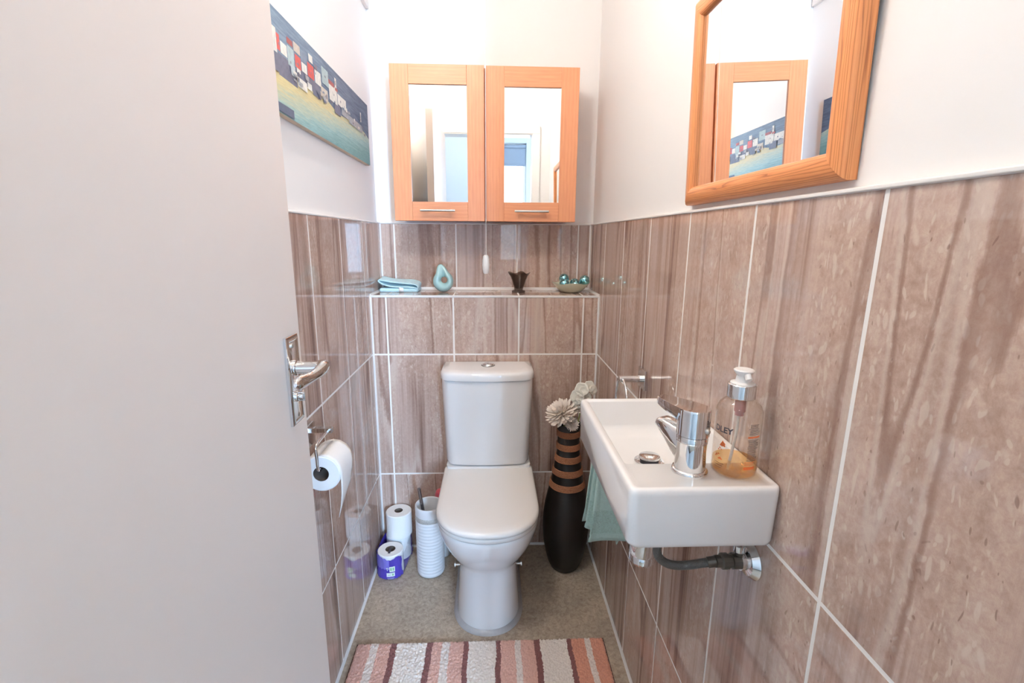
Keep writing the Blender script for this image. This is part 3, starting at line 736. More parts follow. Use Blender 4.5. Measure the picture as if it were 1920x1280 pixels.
# plinth under the cistern
pan.loft([rrect(TX-.150, TX+.150, 1.66, 1.795, .02, .33), rrect(TX-.158, TX+.158, 1.655, 1.798, .02, .37), rrect(TX-.158, TX+.158, 1.655, 1.798, .02, .436)])
pan.build('pan', CERAM, toi, smooth=60)
st = MB(); st.loft([dsec(.1625,1.2575,1.42,1.690,.3875), dsec(.1655,1.2535,1.42,1.694,.390), dsec(.1655,1.2530,1.42,1.694,.4005), dsec(.1635,1.2555,1.42,1.692,.4030)])
st.build('seat', SEATP, toi, smooth=60)
ld = MB(); ld.loft([dsec(.1640,1.2545,1.42,1.693,.4050,e=2.3), dsec(.1665,1.2505,1.42,1.696,.4075,e=2.3), dsec(.1675,1.2485,1.42,1.697,.4145,e=2.3), dsec(.1655,1.2525,1.42,1.696,.4210,e=2.3), dsec(.1600,1.262,1.42,1.692,.4250,e=2.3), dsec(.146,1.285,1.43,1.682,.4268,e=2.3), dsec(.10,1.34,1.44,1.64,.4280,e=2.3)])
ld.build('lid', SEATP, toi, smooth=60)
for x in (TX-.08, TX+.08): MB().lathe([(.013, -.016), (.013, .016)], (x, 1.680, .405), 20, 'x').build('hinge', SEATP, toi)
def csec(hw, y0, y1, bul, z, n=24, rc=.03):
    pts = []
    for k in range(n + 1):
        t = -1 + 2*k/n; x = hw*t
        edge = max(0, abs(t) - (1 - rc/hw)) * hw / rc
        pts.append((TX - .003 + x*(1 - .0), y0 - bul*(1 - t*t) + rc*(1 - math.sqrt(max(0, 1 - edge*edge)))*.95, z))
    pts += [(TX - .003 + hw, y1, z), (TX - .003 - hw, y1, z)]
    return pts
ci = MB(); ci.loft([csec(.148, 1.672, 1.797, .010, .4365), csec(.1535, 1.664, 1.797, .013, .443), csec(.155, 1.661, 1.797, .014, .452), csec(.1605, 1.655, 1.797, .016, .60), csec(.1655, 1.650, 1.797, .019, .745), csec(.1655, 1.650, 1.797, .019, .7715), csec(.1635, 1.653, 1.797, .019, .7735), csec(.1620, 1.656, 1.797, .018, .7765)])
ci.build('cistern', CERAM, toi, smooth=50)
cl2 = MB(); cl2.loft([csec(.1670, 1.647, 1.798, .020, .7758), csec(.169, 1.644, 1.799, .021, .778), csec(.1695, 1.643, 1.799, .0215, .795), csec(.1675, 1.646, 1.798, .021, .8035), csec(.161, 1.654, 1.793, .02, .8085), csec(.14, 1.675, 1.78, .016, .8105)])
cl2.build('cistern_lid', CERAM, toi, smooth=50)
bt = MB(); bt.lathe([(.0236, .808), (.0236, .8130), (.0222, .8148), (.0196, .8142)], (TX-.001, 1.728, 0), 40); bt.lathe([(.0185, .8138), (.0195, .8150), (.0180, .8172), (.010, .8182)], (TX-.001, 1.728, 0), 40)
fb = bt.build('flush_button', CHROME, toi); fb['label'] = 'round chrome flush button'
MB().lathe([(.0262, .8095), (.0262, .8112), (.0236, .8113), (.0236, .8090)], (TX-.001, 1.728, 0), 40, cap0=False, cap1=False).build('button_recess', DSTEEL, toi)
MB().box((TX-.0015, 1.7105, .8172), (TX-.0005, 1.7455, .8182)).build('button_gap', DARKP, fb, smooth=0)
for sx in (-1, 1):
    bo_ = MB(); bo_.tube([(TX + sx*.094, 1.45, .175), (TX + sx*.113, 1.45, .175)], .0045, 12); bo_.lathe([(.009, 0), (.009, .004*sx)], (TX + sx*.112, 1.45, .175), 6, 'x')
    q = bo_.build('bolt', STEEL, toi)
    q['label'] = 'shiny side fixing bolt'
gs = MB(); gs.loft([dsec(.121, 1.322, 1.465, 1.74, .0006), dsec(.120, 1.3235, 1.465, 1.74, .003), dsec(.110, 1.335, 1.465, 1.74, .012), dsec(.106, 1.34, 1.465, 1.738, .013)])
gs.build('silicone_seal', GSEAL, toi, smooth=60)

# ------------------------------------------------------------------ toilet rolls
def roll_at(name, loc, r, h, axis='z', label='', core=.019):
    root = thing(name, label, 'toilet roll', loc, 'toilet rolls')
    m_ = MB(); m_.lathe([(core, 0), (r-.003, 0), (r, .003), (r, h-.003), (r-.003, h), (core, h)], loc, 56, axis, cap0=False, cap1=False)
    m_.loft([[(0,0,0)]*3]*2, False, False) if False else None
    m_.build('paper', PAPER, root, smooth=40)
    c = MB(); c.lathe([(core, .0005), (core, h-.0005)], loc, 40, axis, cap0=False, cap1=False); c.lathe([(core-.0012, .0005), (core-.0012, h-.0005)], loc, 40, axis, cap0=False, cap1=False)
    c.build('cardboard_core', CARD, root)
    return root
R1 = (-.3970, 1.650, .002); R2 = (-.3850, 1.752, .002); R3 = (-.3790, 1.745, .1035)
ra = roll_at('toilet_roll', R1, .0485, .0955, 'z', 'toilet roll standing in the front of the torn purple wrapper')
tb = MB(); tb.box((R1[0]-.0045, R1[1]-.028, R1[2]+.0958), (R1[0]+.0045, R1[1]+.004, R1[2]+.0966)); tb.build('dark_tab', DARKP, ra, smooth=0)
rb = roll_at('toilet_roll', R2, .0485, .0995, 'z', 'toilet roll at the back of the purple wrapper, under the loose roll')
rc_ = roll_at('toilet_roll', R3, .0505, .100, 'z', 'loose white toilet roll standing on top of the wrapped rolls', .0165)
# wrapper: torn open film round the two rolls
wt = thing('plastic_wrapper', 'torn purple plastic wrapper around two toilet rolls on the floor', 'wrapper', (-.39, 1.70, 0))
wr_ = MB(); nW = 80; rows = []; wav = [rnd.uniform(-1, 1) for _ in range(nW)]
def outline(i):
    # stadium round both rolls, starting at the back
    t = i / nW; a = 2*PI*t; off = .0515
    c1, c2 = Vector((R1[0], R1[1])), Vector((R2[0], R2[1]))
    d = Vector((math.sin(a), math.cos(a)))          # a=0 looks to the back wall
    base = c2 if d.y > .1 else (c1 if d.y < -.1 else c1.lerp(c2, (d.y + .1)/.2))
    return base + d*off, d
zz_ = [0.001, .004, .02, .045, .07, None]
for j, z in enumerate(zz_):
    ring = []
    for i in range(nW):
        p, d = outline(i); crk = .0016*math.sin(i*1.9 + j*2.3) + .0012*wav[(i*3+j*7) % nW]
        if z is None:
            top = .087 + .005*math.sin(i*.45) + .0012*wav[i] if d.y < .35 else .0985 + .003*wav[i]
            if d.y < .35 and d.x < -.5: top = .097 + .004*wav[i]
            zq = top
        else: zq = z
        k_ = (-.004 if j == 0 else 0) + (.002 if j in (1, 2) else 0)
        ring.append((p.x + d.x*(crk + k_), p.y + d.y*(crk + k_), zq))
    rows.append(ring)
wr_.loft(rows, True, False)
# the side facing the brush holder is clear film, one pale panel on the front
for fi, f in enumerate(wr_.f):
    if len(f) != 4: continue
    c = sum((Vector(wr_.v[i]) for i in f), Vector()) / 4
    if c.x > R1[0] + .030 and c.y > R1[1] - .022 and c.y < R2[1] - .012: wr_.m[fi] = 2
    elif c.x < R1[0] + .006 and c.y < R1[1] + .02 and c.z > .04: wr_.m[fi] = 1
film = wr_.build('film', [WRAP, WRAPL, CLEAR], wt, smooth=50)
def on_front(a0, a1, z0, z1, m_, name, parent, off=.0575, n=8):
    s_ = MB(); rows = []
    for z in (z0, z1): rows.append([(R1[0] + math.sin(a0 + (a1-a0)*k/n)*off, R1[1] - math.cos(a0 + (a1-a0)*k/n)*off, z) for k in range(n+1)])
    s_.loft(rows, False, False, 0, closed=False); return s_.build(name, m_, parent, smooth=60)
s1 = on_front(.10, .46, .038, .060, STICK, 'printed_panel', wt)
on_front(.15, .25, .043, .056, GREENP, 'print_mark', s1, .0579); on_front(.30, .40, .043, .056, GREENP, 'print_mark', s1, .0579)
s2 = on_front(-.10, .44, .018, .0345, STICK, 'printed_panel', wt)
on_front(-.02, .16, .025, .027, GREENP, 'print_mark', s2, .0579); on_front(.26, .36, .022, .031, GREENP, 'print_mark', s2, .0579)
s3 = MB()
def fp(a, z, off=.0577): return (R1[0] + math.sin(a)*off, R1[1] - math.cos(a)*off, z)
s3.add([fp(-.12, .056), fp(.06, .056), fp(-.03, .043)], [(0, 1, 2)]); s3.add([fp(-.075, .0535, .0580), fp(.015, .0535, .0580), fp(-.03, .047, .0580)], [(0, 1, 2)], 1)
s3.build('triangle_mark', [STICK, WRAP], wt, smooth=0)
on_front(-.08, .40, .0118, .0128, STICK, 'print_line', wt); on_front(-.02, .36, .0078, .0088, STICK, 'print_line', wt)

# roll on the holder beside the door
HR = (-.4075, 1.055, .7265)
rh = roll_at('toilet_roll', HR, .0455, .100, 'y', 'toilet roll hanging on the chrome holder beside the door, its end sheet dangling', .0185)
sh = MB(); rows = []
for k in range(15):
    t = k / 14
    row = []
    for j in range(9):
        s_ = j / 8; length = .116*(1-s_)**1.0 + .062*s_; 
        if k < 4:
            a = PI/2 - (PI/2)*k/4*1.0; x = HR[0] + .0462*math.cos(a); z = HR[2] + .0462*math.sin(a)
        else:
            tt = (k-4)/10; x = HR[0] + .0462 - .006*tt*tt - .004*tt*(1-s_) + .003*math.sin(tt*4 + s_*2)*tt; z = HR[2] - length*tt
        row.append((x, HR[1] + .0015 + s_*.097, z))
    rows.append(row)
sh.loft(rows, False, False, 0, closed=False)
sh.build('hanging_sheet', PAPER, rh, solid=.0009, smooth=60)
ho = thing('toilet_roll_holder', 'chrome toilet roll holder on the tiles beside the open door', 'roll holder', (XL, 1.125, .795))
MB().box((XL-.0005, 1.100, .768), (XL+.009, 1.150, .824)).build('wall_plate', CHROME, ho, bevel=.001)
a_ = MB(); a_.box((XL+.008, 1.118, .803), (HR[0]+.010, 1.132, .8155)); a_.build('arm', CHROME, ho, bevel=.0012)
MB().tube([(HR[0], 1.125, .808), (HR[0], 1.095, .808), (HR[0], 1.052, .808), (HR[0]-.001, 1.0385, .800), (HR[0], 1.0385, .775), (HR[0], 1.0395, .752), (HR[0], 1.0465, .7405), (HR[0], 1.06, .7395), (HR[0], 1.14, .7395)], .0036, 12, sub=6).build('wire_hook', CHROME, ho, smooth=60)

# ------------------------------------------------------------------ toilet brush
BC = (-.2420, 1.648)
bh = MB(); prof_ = [(.046, .001), (.050, .004)]
z = .008
while z < .226:
    prof_ += [(.0518, z), (.0532, z+.004), (.0532, z+.008), (.0518, z+.012)]; z += .0132
BHZ = .290
out = prof_ + [(.0522, .232), (.0522, .252), (.0528, .254), (.0535, BHZ-.012), (.0535, BHZ-.004), (.0515, BHZ), (.0475, BHZ-.001), (.0455, BHZ-.006), (.0455, .02)]
bht = thing('toilet_brush_holder', 'tall white ribbed ceramic brush holder with a glittery band beside the toilet', 'brush holder', (BC[0], BC[1], 0))
bh.lathe(out, (BC[0], BC[1], 0), 56); bh.build('pot', STONE, bht, smooth=40)
MB().lathe([(.0525, .233), (.0538, .236), (.0538, .249), (.0525, .252)], (BC[0], BC[1], 0), 56, cap0=False, cap1=False).build('glitter_band', BAND, bht)
tbq = thing('toilet_brush', 'toilet brush with a thin chrome handle leaning in the white pot', 'toilet brush', (BC[0], BC[1], .03))
MB().tube([(BC[0]-.004, BC[1], .06), (BC[0]-.018, BC[1]-.012, .24), (BC[0]-.0335, BC[1]-.016, .362)], .0062, 14).build('handle', DCHROME, tbq)
MB().lathe([(.008, .027), (.030, .04), (.033, .075), (.028, .10), (.008, .112)], (BC[0]-.004, BC[1], 0), 28).build('bristles', PUMPW, tbq)
# cleaner bottle behind the holder
cbn = thing('cleaner_bottle', 'bottle with a pinkish red cap, mostly hidden between brush holder and toilet', 'bottle', (-.205, 1.752, 0))
MB().lathe([(.028, .001), (.031, .006), (.031, .17), (.024, .20), (.015, .215), (.015, .235)], (-.205, 1.752, 0), 32).build('body', PUMPW, cbn)
MB().lathe([(.016, .235), (.026, .237), (.0275, .245), (.0275, .272), (.023, .283), (.010, .287)], (-.205, 1.752, 0), 32).build('cap', RED, cbn)

# ------------------------------------------------------------------ floor vase and flowers
VC = (.2845, 1.665)
fv = thing('floor_vase', 'tall black floor vase with woven rope bands, in the corner behind the basin', 'vase', (VC[0], VC[1], 0))
VP = [(.045, .001), (.055, .006), (.066, .03), (.0765, .07), (.0855, .12), (.0895, .175), (.0885, .225), (.083, .275), (.0735, .322), (.064, .362), (.0565, .405), (.049, .45), (.0435, .49), (.0410, .535), (.0420, .575), (.0445, .603), (.0435, .605), (.0405, .602), (.038, .57), (.036, .50)]
MB().lathe(VP, (VC[0], VC[1], 0), 56).build('body', BLACK, fv, smooth=60)
def vr(z):
    for (r0, z0), (r1, z1) in zip(VP[:16], VP[1:16]):
        if z0 <= z <= z1: return r0 + (r1-r0)*(z-z0)/(z1-z0)
    return .04
for zc in (.5675, .5175, .4700, .4180, .3640):
    m_ = MB(); pr_ = []
    for k in range(5):
        z = zc - .0125 + k*.0050
        pr_ += [(vr(z) + .0008, z), (vr(z+.0025) + .0036, z+.0025)]
    z = zc + .0125; pr_.append((vr(z)+.0008, z))
    m_.lathe(pr_, (VC[0], VC[1], 0), 56, cap0=False, cap1=False); m_.build('rope_band', ROPE, fv, smooth=60)
def mum(name, c, R, tilt, label, stem_to):
    root = thing(name, label, 'flower', c, 'cream chrysanthemums')
    m_ = MB(); c = Vector(c); rot = Matrix.Rotation(tilt[1], 3, 'Z') @ Matrix.Rotation(tilt[0], 3, 'Y')
    for ring, (cnt, el, ln) in enumerate(((26, -.35, 1.), (26, -.02, 1.), (24, .28, .95), (20, .58, .85), (16, .88, .70), (10, 1.2, .5))):
        for k in range(cnt):
            az = 2*PI*(k + .5*(ring % 2))/cnt + rnd.uniform(-.09, .09); e = el + rnd.uniform(-.12, .12); l = R*ln*rnd.uniform(.88, 1.06); w = R*.085
            d = Vector((math.cos(az)*math.cos(e), math.sin(az)*math.cos(e), math.sin(e))); sd = Vector((-math.sin(az), math.cos(az), 0)); up = d.cross(sd)*-1
            pts = []
            for t, ww, bend in ((.12, .45, 0), (.45, .9, .02), (.75, 1.15, .0), (.93, .9, -.05), (1.0, .25, -.09)):
                p = d*(l*t) + up*(l*bend)
                pts.append((p + sd*w*ww, p + up*(-w*.35), p - sd*w*ww))
            b_ = len(m_.v); vv = [tuple(c + rot @ q) for tr in pts for q in tr]; ff = []
            for i in range(4):
                for j in range(2): ff.append((i*3+j, i*3+j+1, i*3+j+4, i*3+j+3))
            m_.add(vv, ff)
    m_.sphere(tuple(c), R*.28, 12, 8)
    m_.build('petals', PETAL, root, smooth=60, fixn=False)
    MB().tube([tuple(c - rot @ Vector((0,0,R*.1))), tuple((c + Vector(stem_to))/2 + Vector((.004,0,.004))), stem_to], .0026, 8, sub=4).build('stem', STEMG, root)
mum('chrysanthemum', (.2480, 1.634, .6560), .0620, (-.55, .5), 'large cream chrysanthemum leaning out of the vase over its front edge', (.280, 1.664, .50))
mum('chrysanthemum', (.2890, 1.6290, .6150), .028, (.9, -1.3), 'small cream chrysanthemum tucked low in the vase mouth', (.288, 1.662, .50))
mum('chrysanthemum', (.3290, 1.6740, .6500), .043, (.5, .2), 'cream chrysanthemum half hidden behind the basin corner', (.292, 1.668, .50))
sp = thing('sweet_pea_spray', 'white sweet pea spray rising above the chrysanthemums in the vase', 'flower', (.295, 1.672, .60))
m_ = MB(); m_.tube([(.291, 1.67, .50), (.298, 1.672, .60), (.318, 1.671, .69), (.335, 1.668, .735)], .0022, 8, sub=5)
m_.tube([(.318, 1.671, .69), (.336, 1.669, .718), (.350, 1.667, .742)], .0018, 8, sub=5); m_.tube([(.312, 1.671, .672), (.306, 1.668, .69), (.304, 1.666, .70)], .0018, 8, sub=4)
m_.tube([(.325, 1.671, .70), (.345, 1.668, .705)], .0016, 8, sub=4)
m_.build('stem', STEMG, sp)
def pea_petal(m_, c, n, r, cup, sq_=1.):
    c = Vector(c); n = Vector(n).normalized(); a = n.cross(Vector((0,0,1))).normalized(); b_ = n.cross(a); rows = []
    for i in range(5):
        q = i/4; rows.append([tuple(c + (a*math.cos(2*PI*k/18)*sq_ + b_*math.sin(2*PI*k/18))*r*max(q, .02)*(1 + .07*math.sin(5*2*PI*k/18)*q) + n*(cup*q*q)) for k in range(18)])
    m_.loft(rows, True, False)
for pos, nrm, r in (((.3275, 1.662, .735), (-.35, -1, .35), .026), ((.3130, 1.660, .7075), (-.5, -1, .1), .0275), ((.3530, 1.664, .745), (.3, -1, .6), .021), ((.3660, 1.664, .732), (.6, -1, .2), .017), ((.3470, 1.662, .708), (.1, -1, .2), .015), ((.312, 1.660, .682), (-.3, -1, -.1), .019)):
    m_ = MB(); pea_petal(m_, pos, nrm, r, .008); pea_petal(m_, (pos[0]+.003, pos[1]-.004, pos[2]-.002), (nrm[0]*.5+.2, nrm[1], nrm[2]), r*.55, .006)
    m_.build('petal', PEA, sp, solid=.0006, smooth=70)

# ------------------------------------------------------------------ washbasin
BX0, BX1, BY0, BY1, BZ0, BZ1 = .1905, XR-.0004, .5935, .9835, .8420, .9370
ba = thing('washbasin', 'small white rectangular washbasin fixed to the tiled wall below the pine mirror', 'basin', (XR, (BY0+BY1)/2, BZ0))
k_ = MB(); n6 = 8
rs = [rrect(BX0+.010, BX1, BY0+.008, BY1-.008, .016, BZ0, n6), rrect(BX0+.004, BX1, BY0+.003, BY1-.003, .017, BZ0+.003, n6), rrect(BX0+.001, BX1, BY0+.0005, BY1-.0005, .016, BZ0+.010, n6), rrect(BX0, BX1, BY0, BY1, .012, BZ1-.010, n6), rrect(BX0+.0008, BX1, BY0+.0008, BY1-.0008, .012, BZ1-.004, n6), rrect(BX0+.003, BX1-.001, BY0+.003, BY1-.003, .010, BZ1-.001, n6), rrect(BX0+.006, BX1-.003, BY0+.006, BY1-.006, .009, BZ1, n6), rrect(BX0+.010, BX1-.006, BY0+.010, BY1-.010, .009, BZ1-.0004, n6), rrect(BX0+.0125, BX1-.008, BY0+.0125, BY1-.0125, .008, BZ1-.0016, n6)]
DECK = .6760
rs += [rrect(BX0+.0145, BX1-.010, DECK, BY1-.0150, .007, BZ1-.0022, n6), rrect(BX0+.0155, BX1-.011, DECK+.0015, BY1-.0165, .010, BZ1-.004, n6), rrect(BX0+.020, BX1-.016, DECK+.005, BY1-.022, .014, BZ0+.042, n6), rrect(BX0+.025, BX1-.021, DECK+.012, BY1-.032, .018, BZ0+.030, n6), rrect(BX0+.045, BX1-.04, DECK+.035, BY1-.06, .02, BZ0+.0245, n6), rrect(.2962-.024, .2962+.024, .824-.024, .824+.024, .0238, BZ0+.0225, n6)]
k_.loft(rs, True, True)
k_.build('bowl', CERAM, ba, smooth=50)
wa = MB(); wa.lathe([(.0275, .0225), (.0275, .0250), (.023, .0258), (.0215, .0235)], (.2962, .824, BZ0), 40)
wst = wa.build('waste_ring', CHROME, ba)
pg = MB(); pg.lathe([(.006, .022), (.006, .030), (.0185, .0305), (.0200, .0325), (.0190, .0350), (.012, .0362)], (.2962, .824, BZ0), 40)
q = pg.build('plug', CHROME, ba); q['label'] = 'chrome pop-up plug'
MB().lathe([(.0172, .0235), (.0172, .0303)], (.2962, .824, BZ0), 32).build('plug_dark_gap', DARKP, ba)  # dark core filling the gap under the raised plug
# trap under the basin
tr = thing('bottle_trap', 'chrome bottle trap under the washbasin', 'trap', (.2962, .824, BZ0))
tt_ = MB(); tt_.lathe([(.019, 0), (.019, -.06), (.017, -.062), (.017, -.075)], (.2962, .824, BZ0), 32); tt_.lathe([(.017, -.070), (.0265, -.075), (.0275, -.085), (.0275, -.165), (.025, -.172), (.0262, -.175), (.0262, -.185), (.021, -.192)], (.2962, .824, BZ0), 40)
tt_.build('trap_body', CHROME, tr)
to = MB(); to.tube([(.318, .824, BZ0-.10), (XR, .824, BZ0-.10)], .015, 20); to.lathe([(.03, 0), (.03, -.004), (.02, -.010)], (XR, .824, BZ0-.10), 32, 'x'); to.build('outlet_pipe', CHROME, tr)

# ------------------------------------------------------------------ basin tap
TC = (.2965, .6515); DZK = BZ1 - .0018
tp = thing('basin_tap', 'chrome mixer tap with a flat lever standing on the washbasin', 'tap', (TC[0], TC[1], DZK))
m_ = MB(); m_.lathe([(.0265, 0), (.0265, .004), (.0250, .006), (.0225, .0065), (.0222, .018), (.0214, .034), (.0218, .046), (.0222, .0492), (.0214, .0500), (.0214, .0512), (.0224, .0520), (.0222, .0575), (.0215, .0590)], (TC[0], TC[1], DZK), 48)
m_.build('body', CHROME, tp, smooth=45)
th_ = math.radians(27); DV = Vector((-math.sin(th_), math.cos(th_), 0)); SV = Vector((math.cos(th_), math.sin(th_), 0)); C0 = Vector((TC[0], TC[1], DZK))
def sect(d, z, hw, hh, n=20, tilt=0.):
    out = []
    ax = (Vector((0,0,1))*math.cos(tilt) - DV*math.sin(tilt))
    for k in range(n):
        a = 2*PI*k/n; out.append(tuple(C0 + DV*d + Vector((0,0,z)) + SV*hw*math.copysign(abs(math.cos(a))**.7, math.cos(a)) + ax*hh*math.copysign(abs(math.sin(a))**.7, math.sin(a))))
    return out
spt = MB(); spt.loft([sect(.000, .034, .0165, .026), sect(.012, .0365, .0165, .0265, tilt=.1), sect(.026, .0445, .0163, .0225, tilt=.25), sect(.040, .0535, .0158, .0165, tilt=.4), sect(.052, .0590, .0150, .0115, tilt=.45), sect(.060, .0610, .0138, .0085, tilt=.45), sect(.0635, .0612, .0105, .0055, tilt=.45)])
spt.build('spout', CHROME, tp, smooth=60)
lev = MB()
def levring(z, grow, n=40, tipz=0.):
    """outline seen from above: round over the body, running out to a narrower blunt tip"""
    pts = []
    for k in range(n):
        a = 2*PI*k/n; d = math.cos(a); s_ = math.sin(a)
        if d > .2:
            u_ = (d-.2)/.8; x = (.0225*.2 + u_*(.0680 - .0225*.2)); w = .0228*(1-u_) + .0158*u_
            s2 = math.copysign(min(1, abs(s_)/math.sqrt(1-.04)) ** .45, s_) if u_ < 1 else 0
            y_ = s2*w
        else: x = .0232*d; y_ = .0232*s_
        pts.append(tuple(C0 + DV*(x*grow) + SV*(y_*grow) + Vector((0, 0, z + max(0, x)*tipz))))
    return pts
lev.loft([levring(.0790, .96, tipz=.175), levring(.0800, 1., tipz=.160), levring(.0995, 1., tipz=.0), levring(.1010, .97, tipz=.0)])
lev.lathe([(.0215, .0595), (.0235, .0605), (.0235, .0990)], (TC[0], TC[1], DZK), 40)
lev.build('lever', CHROME, tp, smooth=45)
MB().sphere(tuple(C0 + Vector((.0125, -.0205, .0715))), .0042, 16, 10).build('grub_cap', STEEL, tp)
# supply hose and valve
vl = thing('isolation_valve', 'chrome wall valve with a dark braided hose under the basin', 'valve', (XR, .642, .786))
e_ = MB(); e_.lathe([(.029, 0), (.029, -.0025), (.022, -.012), (.014, -.014), (.014, -.022)], (XR, .6440, .7840), 36, 'x'); e_.build('escutcheon', CHROME, vl)
e_ = MB(); e_.lathe([(.0125, -.018), (.0125, -.034), (.0105, -.0345), (.0105, -.040), (.0125, -.0405), (.0125, -.0500), (.0095, -.052), (.0095, -.060)], (XR, .6440, .7840), 12, 'x'); e_.tube([(.385, .644, .784), (.385, .644, .806)], .006, 12)
e_.build('valve_body', DSTEEL, vl, smooth=25)
e_ = MB(); e_.tube([(.3840, .644, .802), (.3840, .644, .812)], .0085, 12); e_.build('valve_head', CHROME, vl)
MB().tube([(.350, .6440, .7840), (.330, .647, .779), (.306, .651, .7725), (.285, .653, .7720), (.270, .654, .7780), (.260, .654, .790), (.2585, .654, .806), (.268, .653, .826), (.280, .652, .8425)], .0068, 14, sub=6).build('hose', BRAID, vl, smooth=60)
e_ = MB(); e_.tube([(.3490, .6440, .7840), (.337, .6457, .781)], .0082, 14); e_.build('hose_ferrule', DSTEEL, vl)

# ------------------------------------------------------------------ soap bottle
SB = (.3625, .6490); SZ = BZ1 - .0018
sb = thing('soap_bottle', 'clear pump bottle with a little amber hand soap, standing beside the tap', 'soap bottle', (SB[0], SB[1], SZ))
bb = MB(); bb.lathe([(.0285, .0005), (.0315, .004), (.0318, .010), (.0318, .092), (.0312, .100), (.028, .108), (.021, .1145), (.0165, .117), (.0165, .119)], (SB[0], SB[1], SZ), 56, cap1=False)
bb.build('bottle', BOTTLE, sb, smooth=60)
lq = MB(); lq.lathe([(.0275, .002), (.0303, .0055), (.0306, .010), (.0306, .0215)], (SB[0], SB[1], SZ), 48); lq.build('liquid_soap', SOAP, sb, smooth=60)
cc = MB(); cc.lathe([(.0185, .1175), (.0195, .1185), (.0195, .1375), (.0185, .1385)], (SB[0], SB[1], SZ), 40); q = cc.build('collar', CHROME, sb); q['label'] = 'chrome collar'
pu = MB(); pu.lathe([(.0170, .1385), (.0165, .1400), (.0105, .1415), (.0095, .1475), (.0085, .152)], (SB[0], SB[1], SZ), 32)
pu.lathe([(.0085, .150), (.0135, .1565), (.0140, .1585), (.012, .1600)], (SB[0], SB[1], SZ), 32)
pa = Vector((SB[0], SB[1], SZ)); nd = Vector((.0, -1, 0)); pu.tube([tuple(pa + Vector((0,0,.1545))), tuple(pa + nd*.010 + Vector((0,0,.1535))), tuple(pa + nd*.016 + Vector((0,0,.1475)))], .0048, 12, sub=4)
pu.build('pump_head', PUMPW, sb)
ip = MB(); ip.lathe([(.0075, .118), (.0075, .104), (.0078, .1035), (.0078, .096), (.0062, .0955), (.0062, .090)], (SB[0], SB[1], SZ), 24); ip.build('pump_inner', PINKP, sb)
MB().tube([tuple(pa + Vector((0,0,.092))), tuple(pa + Vector((-.001,0,.070))), tuple(pa + Vector((-.006,-.004,.042))), tuple(pa + Vector((-.014,-.010,.008)))], .0022, 10, sub=5).build('dip_tube', STRAW, sb)
# print wrapped round the bottle; az measured from the direction facing into the doorway
def wrap_pts(az, z, off=.0322): 
    base = math.atan2(-SB[1], -SB[0]); a = base + az
    return (SB[0] + off*math.cos(a), SB[1] + off*math.sin(a), SZ + z)
def wrap_strip(m_, a0, a1, z0, z1, mi=0, n=6, slope=0.):
    rows = [[wrap_pts(a0 + (a1-a0)*k/n, z + slope*k/n) for k in range(n+1)] for z in (z0, z1)]
    m_.loft(rows, False, False, mi, closed=False)
tx = MB(); r5 = random.Random(5)
z = .086
while z > .030:
    if not .064 < z < .070: wrap_strip(tx, .50 + r5.uniform(0, .05), 1.10 - r5.uniform(0, .16), z, z + .0007)
    z -= .0021
tx.build('small_print', DARKP, sb, smooth=0)
oz = MB(); wrap_strip(oz, .48, 1.12, .0665, .0688); oz.build('orange_stripe', ORANGEP, sb, smooth=0)
oz = MB(); wrap_strip(oz, .42, .98, .0180, .0225)
for k in range(3): wrap_strip(oz, .44, .92, .0248 + k*.0022, .0255 + k*.0022)
oz.build('orange_panel', ORANGEP, sb, smooth=0)
oz = MB()
def blob(m_, az, z, r, n=7):
    ring = []; 
    for k in range(n):
        q = 2*PI*k/n; rr = r*(.55 if k % 2 else 1.); ring.append(wrap_pts(az + rr*math.cos(q)/.032, z + rr*math.sin(q)))
    m_.add(ring, [tuple(range(n))])
for az, z, r in ((-.55, .0525, .0042), (-.62, .0495, .0032), (-.50, .0495, .0028), (-.68, .0445, .0016), (-.60, .0425, .0014), (-.75, .0415, .0015), (-.72, .0345, .0018), (-.83, .0325, .0022), (-.62, .0285, .0024), (-.70, .0275, .0018), (-.55, .0275, .0016), (-.9, .030, .0016)): blob(oz, az, z, r)
oz.build('orange_flower_print', ORANGEP, sb, smooth=0)
sm_ = MB()
for k in range(3): wrap_strip(sm_, -.88, -.42 - .06*k, .0205 - k*.0035, .0211 - k*.0035)
sm_.build('small_print', DARKP, sb, smooth=0)
def wrapped_text(body, size, az_start, z0, m_, parent, name):
    cu_ = bpy.data.curves.new(name, 'FONT'); cu_.body = body; cu_.size = size; cu_.resolution_u = 3; cu_.offset = .00035
    to_ = bpy.data.objects.new(name + '_tmp', cu_); COL.objects.link(to_)
    bpy.context.view_layer.update()
    me = bpy.data.meshes.new_from_object(to_.evaluated_get(bpy.context.evaluated_depsgraph_get()))
    bpy.data.objects.remove(to_); bpy.data.curves.remove(cu_)
    bm = bmesh.new(); bm.from_mesh(me); bmesh.ops.subdivide_edges(bm, edges=[e for e in bm.edges if e.calc_length() > size*.2], cuts=2); bm.to_mesh(me); bm.free()
    loc = Vector((SB[0], SB[1], SZ))
    for v_ in me.vertices: v_.co = Vector(wrap_pts(az_start + v_.co.x/.032, z0 + v_.co.y, .0323)) - loc
    me.materials.append(m_); o = bpy.data.objects.new(name, me); COL.objects.link(o); o.parent = parent; return o
wrapped_text('DLEY', .0122, -1.06, .0690, DARKP, sb, 'lettering')

